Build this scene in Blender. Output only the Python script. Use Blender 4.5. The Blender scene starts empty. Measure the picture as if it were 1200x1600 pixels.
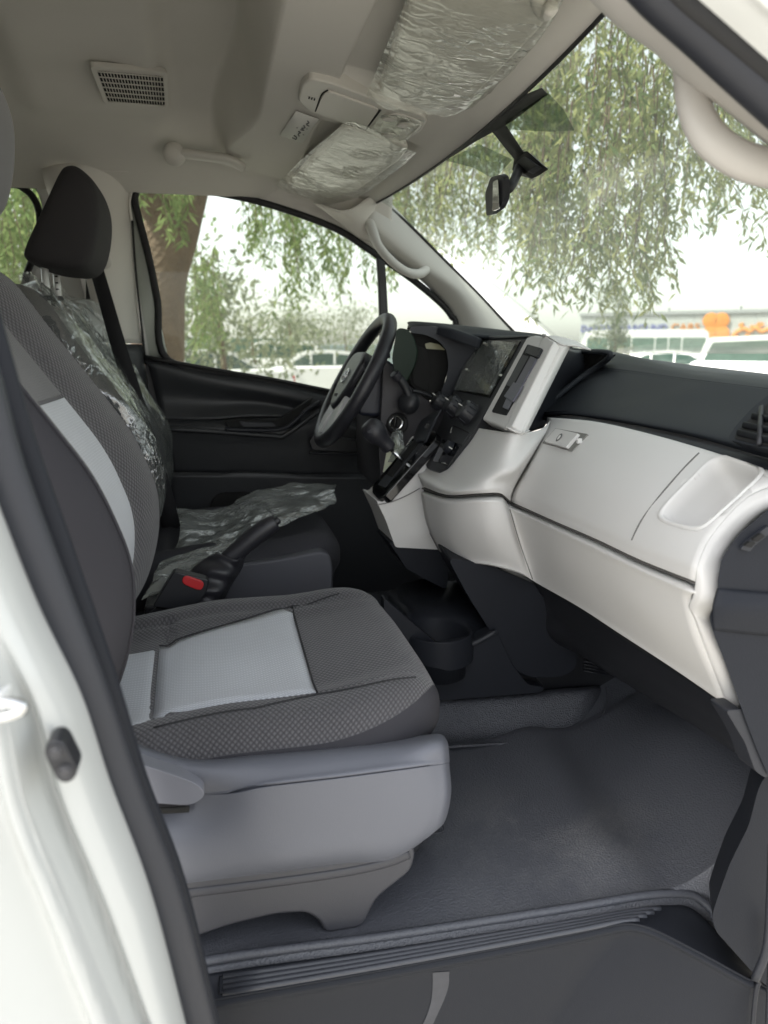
import bpy, bmesh, math, random
import numpy as np
from mathutils import Vector, Matrix, noise
rad = math.radians
random.seed(7)
S = bpy.context.scene
COL = S.collection

# ------------------------------------------------------------------ camera, light, exposure
PSI, TH, F = rad(12.5), rad(11.8), 1200.0
FW = Vector((math.sin(PSI)*math.cos(TH), math.cos(PSI)*math.cos(TH), -math.sin(TH)))
RT = Vector((math.cos(PSI), -math.sin(PSI), 0))
UP = RT.cross(FW)
cam = bpy.data.cameras.new('camera')
camo = bpy.data.objects.new('camera', cam); COL.objects.link(camo); S.camera = camo
camo.matrix_world = Matrix((RT, UP, -FW)).transposed().to_4x4()
cam.sensor_fit = 'VERTICAL'; cam.sensor_height = 36; cam.lens = 27
cam.clip_start = 0.02; cam.clip_end = 2000
cam.dof.use_dof = True; cam.dof.focus_distance = 1.2; cam.dof.aperture_fstop = 5.2

SUN_EL, SUN_AZ = 58, 262        # azimuth clockwise from +Y
W = bpy.data.worlds.new('World'); S.world = W; W.use_nodes = True
wn, wl = W.node_tree.nodes, W.node_tree.links
sky = wn.new('ShaderNodeTexSky'); sky.sky_type = 'NISHITA'; sky.sun_disc = False
sky.sun_elevation = rad(SUN_EL); sky.sun_rotation = rad(SUN_AZ)
sky.air_density = 1.0; sky.dust_density = 2.0; sky.ozone_density = 0.6
hs = wn.new('ShaderNodeHueSaturation'); hs.inputs['Saturation'].default_value = 0.28
wl.new(sky.outputs[0], hs.inputs['Color']); tn = wn.new('ShaderNodeMix'); tn.data_type = 'RGBA'; tn.blend_type = 'MULTIPLY'; tn.inputs['Factor'].default_value = 1; tn.inputs['B'].default_value = (1, .985, .945, 1)   # dusty haze
wl.new(hs.outputs[0], tn.inputs['A']); wl.new(tn.outputs['Result'], wn['Background'].inputs[0])
wn['Background'].inputs[1].default_value = 0.15
sd = bpy.data.lights.new('sun', 'SUN'); sd.energy = 2.6; sd.angle = rad(2); sd.color = (1, .965, .90)
so = bpy.data.objects.new('sun', sd); COL.objects.link(so)
az, el = rad(SUN_AZ), rad(SUN_EL)
tosun = Vector((math.sin(az)*math.cos(el), math.cos(az)*math.cos(el), math.sin(el)))
so.rotation_euler = tosun.to_track_quat('Z', 'Y').to_euler(); so.location = tosun*30
vs = S.view_settings; vs.view_transform = 'Standard'; vs.look = 'None'; vs.gamma = 1; vs.exposure = 1.95
S.cycles.max_bounces = 12; S.cycles.diffuse_bounces = 6; S.cycles.transparent_max_bounces = 16
S.cycles.caustics_reflective = False; S.cycles.caustics_refractive = False

# ------------------------------------------------------------------ measuring helpers
def pix(u, v, X=None, Y=None, Z=None, n=None, d=0):
    """point of the van at photo position u,v on a known plane of the van"""
    r = FW + RT*((u-600)/F) + UP*((800-v)/F)
    if X is not None: t = X/r.x
    elif Y is not None: t = Y/r.y
    elif Z is not None: t = Z/r.z
    else: t = d/Vector(n).dot(r)
    return r*t
def onfn(u, v, zf, lo=.3, hi=4):
    r = FW + RT*((u-600)/F) + UP*((800-v)/F)
    up = 1 if r.z > 0 else -1
    for _ in range(40):
        m = (lo+hi)/2; p = r*m
        if (p.z-zf(p.x, p.y))*up > 0: hi = m
        else: lo = m
    return r*lo
def PX(l, **k): return [pix(*q, **k) for q in l]
def px3(l, ax='X'): return [pix(q[0], q[1], **{ax: q[2]}) for q in l]
V = Vector

# ------------------------------------------------------------------ materials
def mat(name, col, rough=.5, metal=0, grain=0, gscale=400, bstr=.3, var=.06, spec=.5, coat=0, vscale=6, trans=0, col2=None):
    m = bpy.data.materials.new(name); m.use_nodes = True
    n, l = m.node_tree.nodes, m.node_tree.links; b = n['Principled BSDF']
    b.inputs['Roughness'].default_value = rough; b.inputs['Metallic'].default_value = metal
    b.inputs['Specular IOR Level'].default_value = spec; b.inputs['Coat Weight'].default_value = coat
    c = (*col, 1)
    tc = n.new('ShaderNodeTexCoord')
    nz = n.new('ShaderNodeTexNoise'); nz.inputs['Scale'].default_value = vscale; nz.inputs['Detail'].default_value = 6
    l.new(tc.outputs['Object'], nz.inputs['Vector'])
    mx = n.new('ShaderNodeMix'); mx.data_type = 'RGBA'
    c2 = col2 or tuple(x*(1-2*var) for x in col)
    mx.inputs['A'].default_value = (*c2, 1); mx.inputs['B'].default_value = tuple(min(1, x*(1+var)) for x in col)+(1,)
    l.new(nz.outputs[0], mx.inputs['Factor']); l.new(mx.outputs['Result'], b.inputs['Base Color'])
    rr = n.new('ShaderNodeMapRange'); rr.inputs['To Min'].default_value = max(0, rough-.07); rr.inputs['To Max'].default_value = min(1, rough+.07)
    l.new(nz.outputs[0], rr.inputs[0]); l.new(rr.outputs[0], b.inputs['Roughness'])
    if grain:
        v = n.new('ShaderNodeTexVoronoi'); v.inputs['Scale'].default_value = gscale
        l.new(tc.outputs['Object'], v.inputs['Vector'])
        bp = n.new('ShaderNodeBump'); bp.inputs['Strength'].default_value = bstr; bp.inputs['Distance'].default_value = grain
        l.new(v.outputs['Distance'], bp.inputs['Height']); l.new(bp.outputs[0], b.inputs['Normal'])
    if trans: b.inputs['Transmission Weight'].default_value = trans
    return m
def fabric(name, dark, light, cell=.0052, dist=.0012):
    m = bpy.data.materials.new(name); m.use_nodes = True
    n, l = m.node_tree.nodes, m.node_tree.links; b = n['Principled BSDF']
    b.inputs['Roughness'].default_value = .92; b.inputs['Sheen Weight'].default_value = .25; b.inputs['Specular IOR Level'].default_value = .2
    uv = n.new('ShaderNodeUVMap'); uv.uv_map = 'UVMap'
    sp = n.new('ShaderNodeSeparateXYZ'); l.new(uv.outputs[0], sp.inputs[0])
    def M(op, a, bb=None):
        q = n.new('ShaderNodeMath'); q.operation = op
        for i, x in enumerate((a, bb)):
            if x is None: continue
            if isinstance(x, (int, float)): q.inputs[i].default_value = x
            else: l.new(x, q.inputs[i])
        return q.outputs[0]
    k = math.pi/cell
    s = M('SINE', M('MULTIPLY', M('ADD', sp.outputs[0], M('MULTIPLY', sp.outputs[1], .75)), k*.72)); c = M('SINE', M('MULTIPLY', M('SUBTRACT', sp.outputs[0], M('MULTIPLY', sp.outputs[1], .75)), k*.72))
    h = M('MULTIPLY', s, c)                     # honeycomb of raised and sunk lozenges
    h = M('ABSOLUTE', h)
    nz = n.new('ShaderNodeTexNoise'); nz.inputs['Scale'].default_value = 900
    tc = n.new('ShaderNodeTexCoord'); l.new(tc.outputs['Object'], nz.inputs['Vector'])
    big = n.new('ShaderNodeTexNoise'); big.inputs['Scale'].default_value = 9; l.new(tc.outputs['Object'], big.inputs['Vector'])
    mx = n.new('ShaderNodeMix'); mx.data_type = 'RGBA'
    mx.inputs['A'].default_value = (*dark, 1); mx.inputs['B'].default_value = (*light, 1)
    f = M('ADD', M('MULTIPLY', h, .75), M('MULTIPLY', M('ADD', nz.outputs[0], big.outputs[0]), .17))
    l.new(f, mx.inputs['Factor']); l.new(mx.outputs['Result'], b.inputs['Base Color'])
    bp = n.new('ShaderNodeBump'); bp.inputs['Distance'].default_value = dist; bp.inputs['Strength'].default_value = .8
    l.new(M('ADD', h, M('MULTIPLY', nz.outputs[0], .35)), bp.inputs['Height']); l.new(bp.outputs[0], b.inputs['Normal'])
    return m
def schlick(n, l, f0, normal=None, power=5, top=1.0):
    lw = n.new('ShaderNodeLayerWeight'); lw.inputs['Blend'].default_value = .5
    if normal: l.new(normal, lw.inputs['Normal'])
    p = n.new('ShaderNodeMath'); p.operation = 'POWER'; p.inputs[1].default_value = power; l.new(lw.outputs['Facing'], p.inputs[0])
    m = n.new('ShaderNodeMapRange'); m.inputs['To Min'].default_value = f0; m.inputs['To Max'].default_value = top; l.new(p.outputs[0], m.inputs[0]); return m.outputs[0]
def film(name, alpha=.35, tint=(.9, .97, .94), scale=22, dist=.01, rough=.12, milky=.06, stretch=(1, 2.2, .7)):
    m = bpy.data.materials.new(name); m.use_nodes = True
    n, l = m.node_tree.nodes, m.node_tree.links
    n.remove(n['Principled BSDF']); out = n['Material Output']
    tr = n.new('ShaderNodeBsdfTransparent'); tr.inputs[0].default_value = (*tint, 1)
    gl = n.new('ShaderNodeBsdfGlossy'); gl.inputs['Roughness'].default_value = rough
    df = n.new('ShaderNodeBsdfDiffuse'); df.inputs[0].default_value = (.75, .8, .78, 1)
    tc = n.new('ShaderNodeTexCoord')
    wn_ = n.new('ShaderNodeTexNoise'); wn_.inputs['Scale'].default_value = scale*.6; wn_.inputs['Detail'].default_value = 3
    l.new(tc.outputs['Object'], wn_.inputs['Vector'])
    wm = n.new('ShaderNodeVectorMath'); wm.operation = 'MULTIPLY_ADD'; wm.inputs[1].default_value = (.09, .09, .09); l.new(wn_.outputs['Color'], wm.inputs[0]); l.new(tc.outputs['Object'], wm.inputs[2])
    hsum = None
    for k, (sc_, w_, st) in enumerate(((scale, 1.0, stretch), (scale*2.6, .42, (1, 1, 1)), (scale*6, .12, (1, 1, 1)))):
        mp = n.new('ShaderNodeMapping'); mp.inputs['Scale'].default_value = st; mp.inputs['Rotation'].default_value = (.5*k, .3, .7*k); l.new(wm.outputs[0], mp.inputs[0])
        vo = n.new('ShaderNodeTexVoronoi'); vo.inputs['Scale'].default_value = sc_; l.new(mp.outputs[0], vo.inputs['Vector'])
        if k < 2:
            vo.feature = 'DISTANCE_TO_EDGE'
            rg = n.new('ShaderNodeMapRange'); rg.interpolation_type = 'SMOOTHSTEP'; rg.inputs['From Max'].default_value = .16; rg.inputs['To Min'].default_value = 1; rg.inputs['To Max'].default_value = 0; l.new(vo.outputs['Distance'], rg.inputs[0]); src = rg.outputs[0]
        else: src = vo.outputs['Distance']
        mu = n.new('ShaderNodeMath'); mu.operation = 'MULTIPLY'; mu.inputs[1].default_value = w_*(.35 if k < 2 else .3); l.new(src, mu.inputs[0])
        if hsum is None: hsum = mu.outputs[0]
        else:
            ad = n.new('ShaderNodeMath'); ad.operation = 'ADD'; l.new(hsum, ad.inputs[0]); l.new(mu.outputs[0], ad.inputs[1]); hsum = ad.outputs[0]
    mk = n.new('ShaderNodeTexNoise'); mk.inputs['Scale'].default_value = 9; l.new(tc.outputs['Object'], mk.inputs['Vector'])
    mk2 = n.new('ShaderNodeMapRange'); mk2.inputs['From Min'].default_value = .50; mk2.inputs['From Max'].default_value = .66; mk2.inputs['To Min'].default_value = .12; l.new(mk.outputs[0], mk2.inputs[0])
    bp = n.new('ShaderNodeBump'); bp.inputs['Distance'].default_value = dist; l.new(mk2.outputs[0], bp.inputs['Strength'])
    l.new(hsum, bp.inputs['Height']); l.new(bp.outputs[0], gl.inputs['Normal']); l.new(bp.outputs[0], df.inputs['Normal'])
    fac = schlick(n, l, alpha*.17, bp.outputs[0], 4.2, .9)
    m1 = n.new('ShaderNodeMixShader'); m2 = n.new('ShaderNodeMixShader')
    m1.inputs[0].default_value = milky; l.new(tr.outputs[0], m1.inputs[1]); l.new(df.outputs[0], m1.inputs[2])
    l.new(fac, m2.inputs[0]); l.new(m1.outputs[0], m2.inputs[1]); l.new(gl.outputs[0], m2.inputs[2])
    l.new(m2.outputs[0], out.inputs[0])
    return m
def glass(name, tint, blend=.12, veil=.012, top=.6):
    m = bpy.data.materials.new(name); m.use_nodes = True
    n, l = m.node_tree.nodes, m.node_tree.links
    n.remove(n['Principled BSDF']); out = n['Material Output']
    tr = n.new('ShaderNodeBsdfTransparent'); tr.inputs[0].default_value = (*tint, 1)
    gl = n.new('ShaderNodeBsdfGlossy'); gl.inputs['Roughness'].default_value = .02
    dd = n.new('ShaderNodeBsdfTranslucent'); dd.inputs[0].default_value = (.8, .85, .8, 1); mv = n.new('ShaderNodeMixShader'); mv.inputs[0].default_value = veil
    l.new(tr.outputs[0], mv.inputs[1]); l.new(dd.outputs[0], mv.inputs[2])
    mx = n.new('ShaderNodeMixShader'); l.new(schlick(n, l, blend*.25, None, 5, top), mx.inputs[0])
    l.new(mv.outputs[0], mx.inputs[1]); l.new(gl.outputs[0], mx.inputs[2]); l.new(mx.outputs[0], out.inputs[0])
    return m

M_white = mat('white_paint', (.72, .73, .71), .25, coat=.6, var=.01)
M_greige = mat('pale_grey_plastic', (.68, .67, .655), .62, grain=.0004, gscale=900, bstr=.12, var=.015)
M_trim = mat('beige_trim', (.66, .635, .59), .6, grain=.0004, gscale=700, bstr=.15, var=.015)
M_liner = mat('headliner_cloth', (.62, .60, .55), .95, grain=.0006, gscale=1400, bstr=.4, var=.03, spec=.15)
M_lampgrey = mat('lamp_plastic', (.56, .54, .49), .45, var=.02)
M_black = mat('black_plastic', (.020, .021, .025), .42, grain=.0005, gscale=700, bstr=.15, var=.1)
M_dash = mat('charcoal_pad', (.021, .024, .030), .6, spec=.22, grain=.0006, gscale=650, bstr=.25, var=.08)
M_navy = mat('dark_navy_plastic', (.019, .021, .027), .52, spec=.16, grain=.0006, gscale=650, bstr=.2, var=.08)
M_door = mat('door_plastic', (.034, .036, .040), .45, grain=.0005, gscale=700, bstr=.2, var=.1)
M_rubber = mat('seal_rubber', (.020, .022, .029), .55, var=.1)
M_blackrub = mat('black_seal', (.007, .007, .008), .6)
M_gloss = mat('gloss_black', (.008, .008, .009), .08, var=.05, coat=.5)
M_chrome = mat('chrome', (.7, .71, .72), .18, metal=1, var=.02)
M_silver = mat('silver_paint', (.80, .81, .81), .3, metal=.1, var=.03)
M_red = mat('red_button', (.55, .025, .03), .4, var=.04)
M_shield = mat('grey_seat_plastic', (.125, .132, .158), .5, grain=.0005, gscale=700, bstr=.2, var=.04)
M_shield2 = mat('dark_grey_seat_plastic', (.050, .051, .060), .48, grain=.0005, gscale=700, bstr=.2, var=.04)
M_floor = None
M_seat = fabric('seat_weave', (.044, .043, .047), (.145, .141, .150), cell=.0052)
M_insert = fabric('insert_weave', (.38, .395, .43), (.72, .745, .79), cell=.0042, dist=.0007)
M_upper = fabric('upper_weave', (.08, .08, .083), (.19, .19, .198), cell=.0042, dist=.0007)
M_side = mat('seat_side_cloth', (.046, .045, .052), .85, grain=.0005, gscale=1500, bstr=.5, var=.06, spec=.2)
M_leatherette = mat('black_leatherette', (.027, .027, .033), .38, grain=.0008, gscale=420, bstr=.4, var=.08)
M_belt = mat('belt_webbing', (.008, .008, .010), .8, grain=.0004, gscale=900, bstr=.5)
M_film = film('clear_film')
M_film2 = film('wrinkled_bag_film', alpha=.30, tint=(.95, .96, .93), scale=19, dist=.010, rough=.09, milky=.02, stretch=(.45, 2.8, 1))
M_film3 = film('thin_bag_film', alpha=1.0, tint=(.95, .97, .97), scale=26, dist=.015, rough=.13, milky=.36)
M_film4 = film('seat_bag_film', alpha=1.1, tint=(.95, .96, .95), scale=20, dist=.011, rough=.12, milky=.09, stretch=(1, 2.8, .45))
M_glass = glass('window_glass', (.74, .76, .73), .05)
M_ws = glass('windshield_glass', (.74, .765, .735), .10, .035, .35)
M_paper = mat('paper_label', (.62, .62, .58), .7, var=.02)
M_ink = mat('grey_ink', (.13, .13, .13), .7)
M_dkslot = mat('dark_slot', (.006, .006, .006), .8)

def floor_material():
    m = bpy.data.materials.new('vinyl_floor'); m.use_nodes = True
    n, l = m.node_tree.nodes, m.node_tree.links; b = n['Principled BSDF']
    tc = n.new('ShaderNodeNewGeometry')
    nz = n.new('ShaderNodeTexNoise'); nz.inputs['Scale'].default_value = 7; nz.inputs['Detail'].default_value = 9; nz.inputs['Roughness'].default_value = .7
    l.new(tc.outputs['Position'], nz.inputs['Vector'])
    nf = n.new('ShaderNodeTexNoise'); nf.inputs['Scale'].default_value = 420; nf.inputs['Detail'].default_value = 2
    l.new(tc.outputs['Position'], nf.inputs['Vector'])
    # dusty shoe marks in the footwell, a stain with a shape of its own
    mp = n.new('ShaderNodeMapping'); mp.inputs['Location'].default_value = (-.46, -.93, .70); mp.vector_type = 'POINT'
    l.new(tc.outputs['Position'], mp.inputs[0])
    sc = n.new('ShaderNodeVectorMath'); sc.operation = 'MULTIPLY'; sc.inputs[1].default_value = (4.6, 5.6, 2)
    l.new(mp.outputs[0], sc.inputs[0])
    ln = n.new('ShaderNodeVectorMath'); ln.operation = 'LENGTH'; l.new(sc.outputs[0], ln.inputs[0])
    mr = n.new('ShaderNodeMapRange'); mr.inputs['From Min'].default_value = .2; mr.inputs['From Max'].default_value = 1.1
    mr.inputs['To Min'].default_value = 1; mr.inputs['To Max'].default_value = 0; l.new(ln.outputs['Value'], mr.inputs[0])
    cr = n.new('ShaderNodeValToRGB'); cr.color_ramp.elements[0].position = .47; cr.color_ramp.elements[1].position = .60
    l.new(nz.outputs[0], cr.inputs[0])
    cf = n.new('ShaderNodeValToRGB'); cf.color_ramp.elements[0].position = .34; cf.color_ramp.elements[1].position = .70
    l.new(nf.outputs[0], cf.inputs[0])
    a = n.new('ShaderNodeMath'); a.operation = 'MULTIPLY'; l.new(mr.outputs[0], a.inputs[0]); l.new(cr.outputs[0], a.inputs[1])
    a2 = n.new('ShaderNodeMath'); a2.operation = 'MULTIPLY'; l.new(a.outputs[0], a2.inputs[0]); l.new(cf.outputs[0], a2.inputs[1])
    mx = n.new('ShaderNodeMix'); mx.data_type = 'RGBA'; mx.inputs['A'].default_value = (.098, .103, .120, 1); mx.inputs['B'].default_value = (.20, .20, .205, 1)
    l.new(a2.outputs[0], mx.inputs['Factor']); l.new(mx.outputs['Result'], b.inputs['Base Color'])
    b.inputs['Roughness'].default_value = .36; b.inputs['Specular IOR Level'].default_value = .6
    vo = n.new('ShaderNodeTexVoronoi'); vo.inputs['Scale'].default_value = 330; l.new(tc.outputs['Position'], vo.inputs['Vector'])
    bp = n.new('ShaderNodeBump'); bp.inputs['Distance'].default_value = .0012; bp.inputs['Strength'].default_value = .55
    l.new(vo.outputs['Distance'], bp.inputs['Height']); l.new(bp.outputs[0], b.inputs['Normal'])
    return m
M_floor = floor_material()

# ------------------------------------------------------------------ object helpers
def tag(o, label=None, cat=None, group=None, kind=None):
    if label: o['label'] = label
    if cat: o['category'] = cat
    if group: o['group'] = group
    if kind: o['kind'] = kind
    return o
ROOTLOC = {}
def empty(name, loc, label, cat, group=None):
    o = bpy.data.objects.new(name, None); COL.objects.link(o); o.location = loc; o.empty_display_size = .05
    tag(o, label, cat, group); ROOTLOC[o.name] = V(loc); return o
WORLD = {}
def obj(name, verts, faces, m, parent=None, smooth=True, uvs=None):
    vv = [V(v) for v in verts]
    lo = V((min(v.x for v in vv), min(v.y for v in vv), min(v.z for v in vv))); hi = V((max(v.x for v in vv), max(v.y for v in vv), max(v.z for v in vv)))
    c = (lo+hi)/2
    if parent is None: c.z = lo.z
    me = bpy.data.meshes.new(name); me.from_pydata([v-c for v in vv], [], faces)
    if uvs:
        ul = me.uv_layers.new(name='UVMap')
        for lp in me.loops: ul.data[lp.index].uv = uvs[lp.vertex_index]
    me.materials.append(m)
    if smooth: me.polygons.foreach_set('use_smooth', [True]*len(me.polygons))
    me.update()
    o = bpy.data.objects.new(name, me); COL.objects.link(o)
    WORLD[o.name] = c
    if parent:
        o.parent = parent
        o.location = c - (WORLD.get(parent.name) or ROOTLOC[parent.name])
    else: o.location = c
    # world-anchored texture space so that neighbouring parts carry one continuous grain
    return o
def fixn(o):
    bm = bmesh.new(); bm.from_mesh(o.data); bmesh.ops.recalc_face_normals(bm, faces=bm.faces); bm.to_mesh(o.data); bm.free(); return o
def bevel(o, w, seg=3, ang=30):
    if w > 0:
        b = o.modifiers.new('bevel', 'BEVEL'); b.width = w; b.segments = seg; b.limit_method = 'ANGLE'; b.angle_limit = rad(ang); b.harden_normals = True
    return o
def cr(p0, p1, p2, p3, t):
    return .5*((2*p1)+(p2-p0)*t+(2*p0-5*p1+4*p2-p3)*t*t+(3*p1-p0-3*p2+p3)*t*t*t)
def spline(pts, k, closed=False):
    pts = [V(p) for p in pts]; n = len(pts); out = []
    if k <= 1: return pts
    for i in range(n if closed else n-1):
        if closed: a, b, c, d = pts[i-1], pts[i], pts[(i+1) % n], pts[(i+2) % n]
        else:
            b, c = pts[i], pts[i+1]; a = pts[i-1] if i else b*2-c; d = pts[i+2] if i+2 < n else c*2-b
        for j in range(k): out.append(cr(a, b, c, d, j/k))
    if not closed: out.append(pts[-1])
    return out
def grid(rows, ku=5, kv=5):
    r1 = [spline(r, ku) for r in rows]
    cols = [spline([r[i] for r in r1], kv) for i in range(len(r1[0]))]
    return [[cols[i][j] for i in range(len(cols))] for j in range(len(cols[0]))]
def patch(name, rows, m, parent=None, ku=5, kv=5, thick=.004, fn=None, facing=None, bev=0):
    g = grid(rows, ku, kv); nr, nc = len(g), len(g[0])
    verts = [p for r in g for p in r]
    if fn: verts = [fn(p, i//nc/(nr-1), (i % nc)/(nc-1)) for i, p in enumerate(verts)]
    faces = [(i*nc+j, i*nc+j+1, (i+1)*nc+j+1, (i+1)*nc+j) for i in range(nr-1) for j in range(nc-1)]
    # uv in metres
    du = [0]; dv = [0]
    mid = nr//2; mc = nc//2
    for j in range(1, nc): du.append(du[-1]+(g[mid][j]-g[mid][j-1]).length)
    for i in range(1, nr): dv.append(dv[-1]+(g[i][mc]-g[i-1][mc]).length)
    uvs = [(du[i % nc], dv[i//nc]) for i in range(len(verts))]
    # face towards the camera (origin) or the given direction
    i = (nr//2)*(nc)+nc//2; a, b, c = verts[i], verts[i-1], verts[i-nc]
    nn = (b-a).cross(c-a); want = V(facing) if facing else -a
    f0 = faces[(nr//2-1)*(nc-1)+nc//2-1]
    nf = (verts[f0[1]]-verts[f0[0]]).cross(verts[f0[3]]-verts[f0[0]])
    if nf.dot(want) < 0: faces = [f[::-1] for f in faces]
    o = obj(name, verts, faces, m, parent, uvs=uvs)
    if thick:
        s = o.modifiers.new('thickness', 'SOLIDIFY'); s.thickness = thick; s.offset = -1
        if bev: bevel(o, bev)
    return o
def roundpoly(pts, r, k=5):
    pts = [V(p) for p in pts]; n = len(pts); out = []
    for i in range(n):
        p = pts[i]; a = pts[i-1]-p; b = pts[(i+1) % n]-p
        ra = min(r, a.length*.45); rb = min(r, b.length*.45)
        A = p+a.normalized()*ra; B = p+b.normalized()*rb
        for j in range(k+1):
            t = j/k; out.append(A*(1-t)**2+p*2*t*(1-t)+B*t*t)
    return out
def prism(name, pts, ext, m, parent=None, r=0, bev=.002, seg=3, k=5, taper=None):
    """polygon of 3D points pushed along ext into a solid with softened edges"""
    p = roundpoly(pts, r, k) if r else [V(q) for q in pts]; ext = V(ext); n = len(p)
    if taper:
        c = sum(p, V())/n; q = [c+(a-c)*taper+ext for a in p]
    else: q = [a+ext for a in p]
    faces = [tuple(range(n)), tuple(range(2*n-1, n-1, -1))]+[(i, i+n, (i+1) % n+n, (i+1) % n) for i in range(n)]
    o = obj(name, p+q, faces, m, parent); fixn(o); bevel(o, bev, seg); return o
def tube(name, pts, r, m, parent=None, k=5, n=10, closed=False, flat=None, caps=True):
    """sweep; r is a number or a list per control point; flat=(direction, factor) squashes the section"""
    P = [V(p) for p in pts]; R = r if isinstance(r, (list, tuple)) else [r]*len(P)
    path = spline(P, k, closed)
    rr = spline([V((x, 0, 0)) for x in R], k, closed); rr = [max(.0003, x.x) for x in rr]
    verts = []; N = len(path); prev = None
    for i, p in enumerate(path):
        t = (path[(i+1) % N]-path[i-1]) if closed else (path[min(i+1, N-1)]-path[max(i-1, 0)])
        t.normalize()
        if prev is None:
            a = t.orthogonal().normalized()
            if flat: a = (V(flat[0])-t*V(flat[0]).dot(t)).normalized()
        else: a = (prev-t*prev.dot(t)).normalized()
        if flat: a = (V(flat[0])-t*V(flat[0]).dot(t)).normalized()
        prev = a; b = t.cross(a)
        fa = flat[1] if flat else 1
        for j in range(n):
            th = 2*math.pi*j/n; verts.append(p+a*math.cos(th)*rr[i]*fa+b*math.sin(th)*rr[i])
    faces = []
    for i in range(N if closed else N-1):
        for j in range(n): faces.append((i*n+j, i*n+(j+1) % n, ((i+1) % N)*n+(j+1) % n, ((i+1) % N)*n+j))
    if not closed and caps: faces += [tuple(range(n))[::-1], tuple(range((N-1)*n, N*n))]
    o = obj(name, verts, faces, m, parent); fixn(o); return o
def frame_of(nrm, up=V((0, 0, 1))):
    nrm = V(nrm).normalized(); a = V(up).cross(nrm)
    if a.length < 1e-4: a = V((1, 0, 0))
    a.normalize(); b = nrm.cross(a); return a, b, nrm
def lathe(name, c, axis, prof, m, parent=None, n=28, sx=1, sy=1, up=V((0, 0, 1))):
    a, b, z = frame_of(axis, up); c = V(c); verts = []; faces = []
    for (r, h) in prof:
        for j in range(n):
            t = 2*math.pi*j/n; verts.append(c+a*math.cos(t)*r*sx+b*math.sin(t)*r*sy+z*h)
    for i in range(len(prof)-1):
        for j in range(n): faces.append((i*n+j, i*n+(j+1) % n, (i+1)*n+(j+1) % n, (i+1)*n+j))
    faces += [tuple(range(n))[::-1], tuple(range((len(prof)-1)*n, len(prof)*n))]
    o = obj(name, verts, faces, m, parent); fixn(o)
    bevel(o, .0008, 2, 40); return o
def box(name, c, size, m, parent=None, bev=.003, ax=None, seg=3):
    c = V(c); A = ax or (V((1, 0, 0)), V((0, 1, 0)), V((0, 0, 1))); s = [x/2 for x in size]
    vs_ = [c+A[0]*sx*s[0]+A[1]*sy*s[1]+A[2]*sz*s[2] for sz in (-1, 1) for sy in (-1, 1) for sx in (-1, 1)]
    f = [(0, 2, 3, 1), (4, 5, 7, 6), (0, 1, 5, 4), (2, 6, 7, 3), (0, 4, 6, 2), (1, 3, 7, 5)]
    o = obj(name, vs_, f, m, parent); fixn(o); bevel(o, bev, seg); return o
def nz3(p, s=1, seed=0): return noise.noise(V(p)*s+V((seed*7.1, seed*3.3, seed*1.7)))
#--------------------------------------------------PART2
# ================================================================== THE VAN BODY
van = empty('van_body', (0.3, 1.42, -1.45), 'white van body around the cabin, its near doorway open with black rubber seals', 'van')
YF = 2.2     # inner face of the far side
def sm(a, b, x): t = min(1, max(0, (x-a)/(b-a))); return t*t*(3-2*t)
def ceil_base(y):
    ys = [.60, .68, .78, .95, 1.2, 1.42, 1.65, 1.85, 1.98, 2.08, 2.14, 2.19]; zs = [.36, .44, .53, .60, .64, .65, .64, .60, .545, .48, .44, .40]
    return float(np.interp(y, ys, zs))
def ceil_z(x, y):
    z = ceil_base(y)
    # shallow air duct pod with the grille
    b = sm(-.42, -.34, x)*(1-sm(-.10, -.045, x))*sm(.75, .9, y)*(1-sm(1.93, 2.06, y))
    z -= .035*b
    # overhead shelf above the windshield
    zs = .39+(.48-x)*.17+.012*math.sin((y-.7)/1.4*math.pi)
    pk = sm(.228, .240, x)*(1-sm(.40, .44, x))*(sm(.70, .74, y)*(1-sm(1.375, 1.40, y))+sm(1.615, 1.64, y)*(1-sm(2.06, 2.12, y)))
    zs = min(zs+.020*pk, z-.0)
    e_ = .055*sm(1.65, 2.0, y); k = sm(.078-e_, .120-e_, x)
    return z*(1-k)+zs*k
def shelf_z(x, y): return .39+(.48-x)*.17+.012*math.sin((y-.7)/1.4*math.pi)
def header_x(y): return .50-.05*((y-1.45)/.7)**2
xs = list(np.linspace(-2.2, -.5, 14))+list(np.linspace(-.46, 0, 36))+list(np.linspace(.006, .14, 34))+[.165, .195, .215, .224, .229, .232, .235, .238, .242, .25, .28, .32, .36, .39, .40, .41, .42, .43, .44]
ys = list(np.linspace(.60, 2.19, 130))
verts = []; nxx = len(xs)+2
for y in ys:
    for x in xs: verts.append((x, y, ceil_z(x, y)))
    hx = header_x(y); verts.append((hx, y, ceil_z(hx, y)-.002)); verts.append((hx+.012, y, ceil_z(hx, y)+.012))
faces = [(j*nxx+i, (j+1)*nxx+i, (j+1)*nxx+i+1, j*nxx+i+1) for j in range(len(ys)-1) for i in range(nxx-1)]
ceiling = obj('ceiling', verts, faces, M_liner)
tag(ceiling, 'grey beige cloth headliner with a raised shelf above the windshield', 'ceiling', kind='structure')
# outer roof skin, keeps the daylight out
rows = [[(x, y, z-max(0, x-.40)*k) for x, k in ((-2.3, 0), (-1, 0), (0, 0), (.40, 0), (.50, 1.3))] for (y, z) in ((.50, .46), (.60, .58), (.9, .70), (1.42, .74), (1.95, .70), (2.20, .58), (2.28, .46))]
patch('roof_panel', rows, M_white, van, thick=.01, facing=(0, 0, 1))
# second mould line in the liner at the far B pillar
tube('liner_edge', [onfn(*q, lambda x, y: ceil_z(x, y)-.001) for q in ((78, 262), (130, 266), (200, 268))], .0012, M_trim, van)

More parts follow.
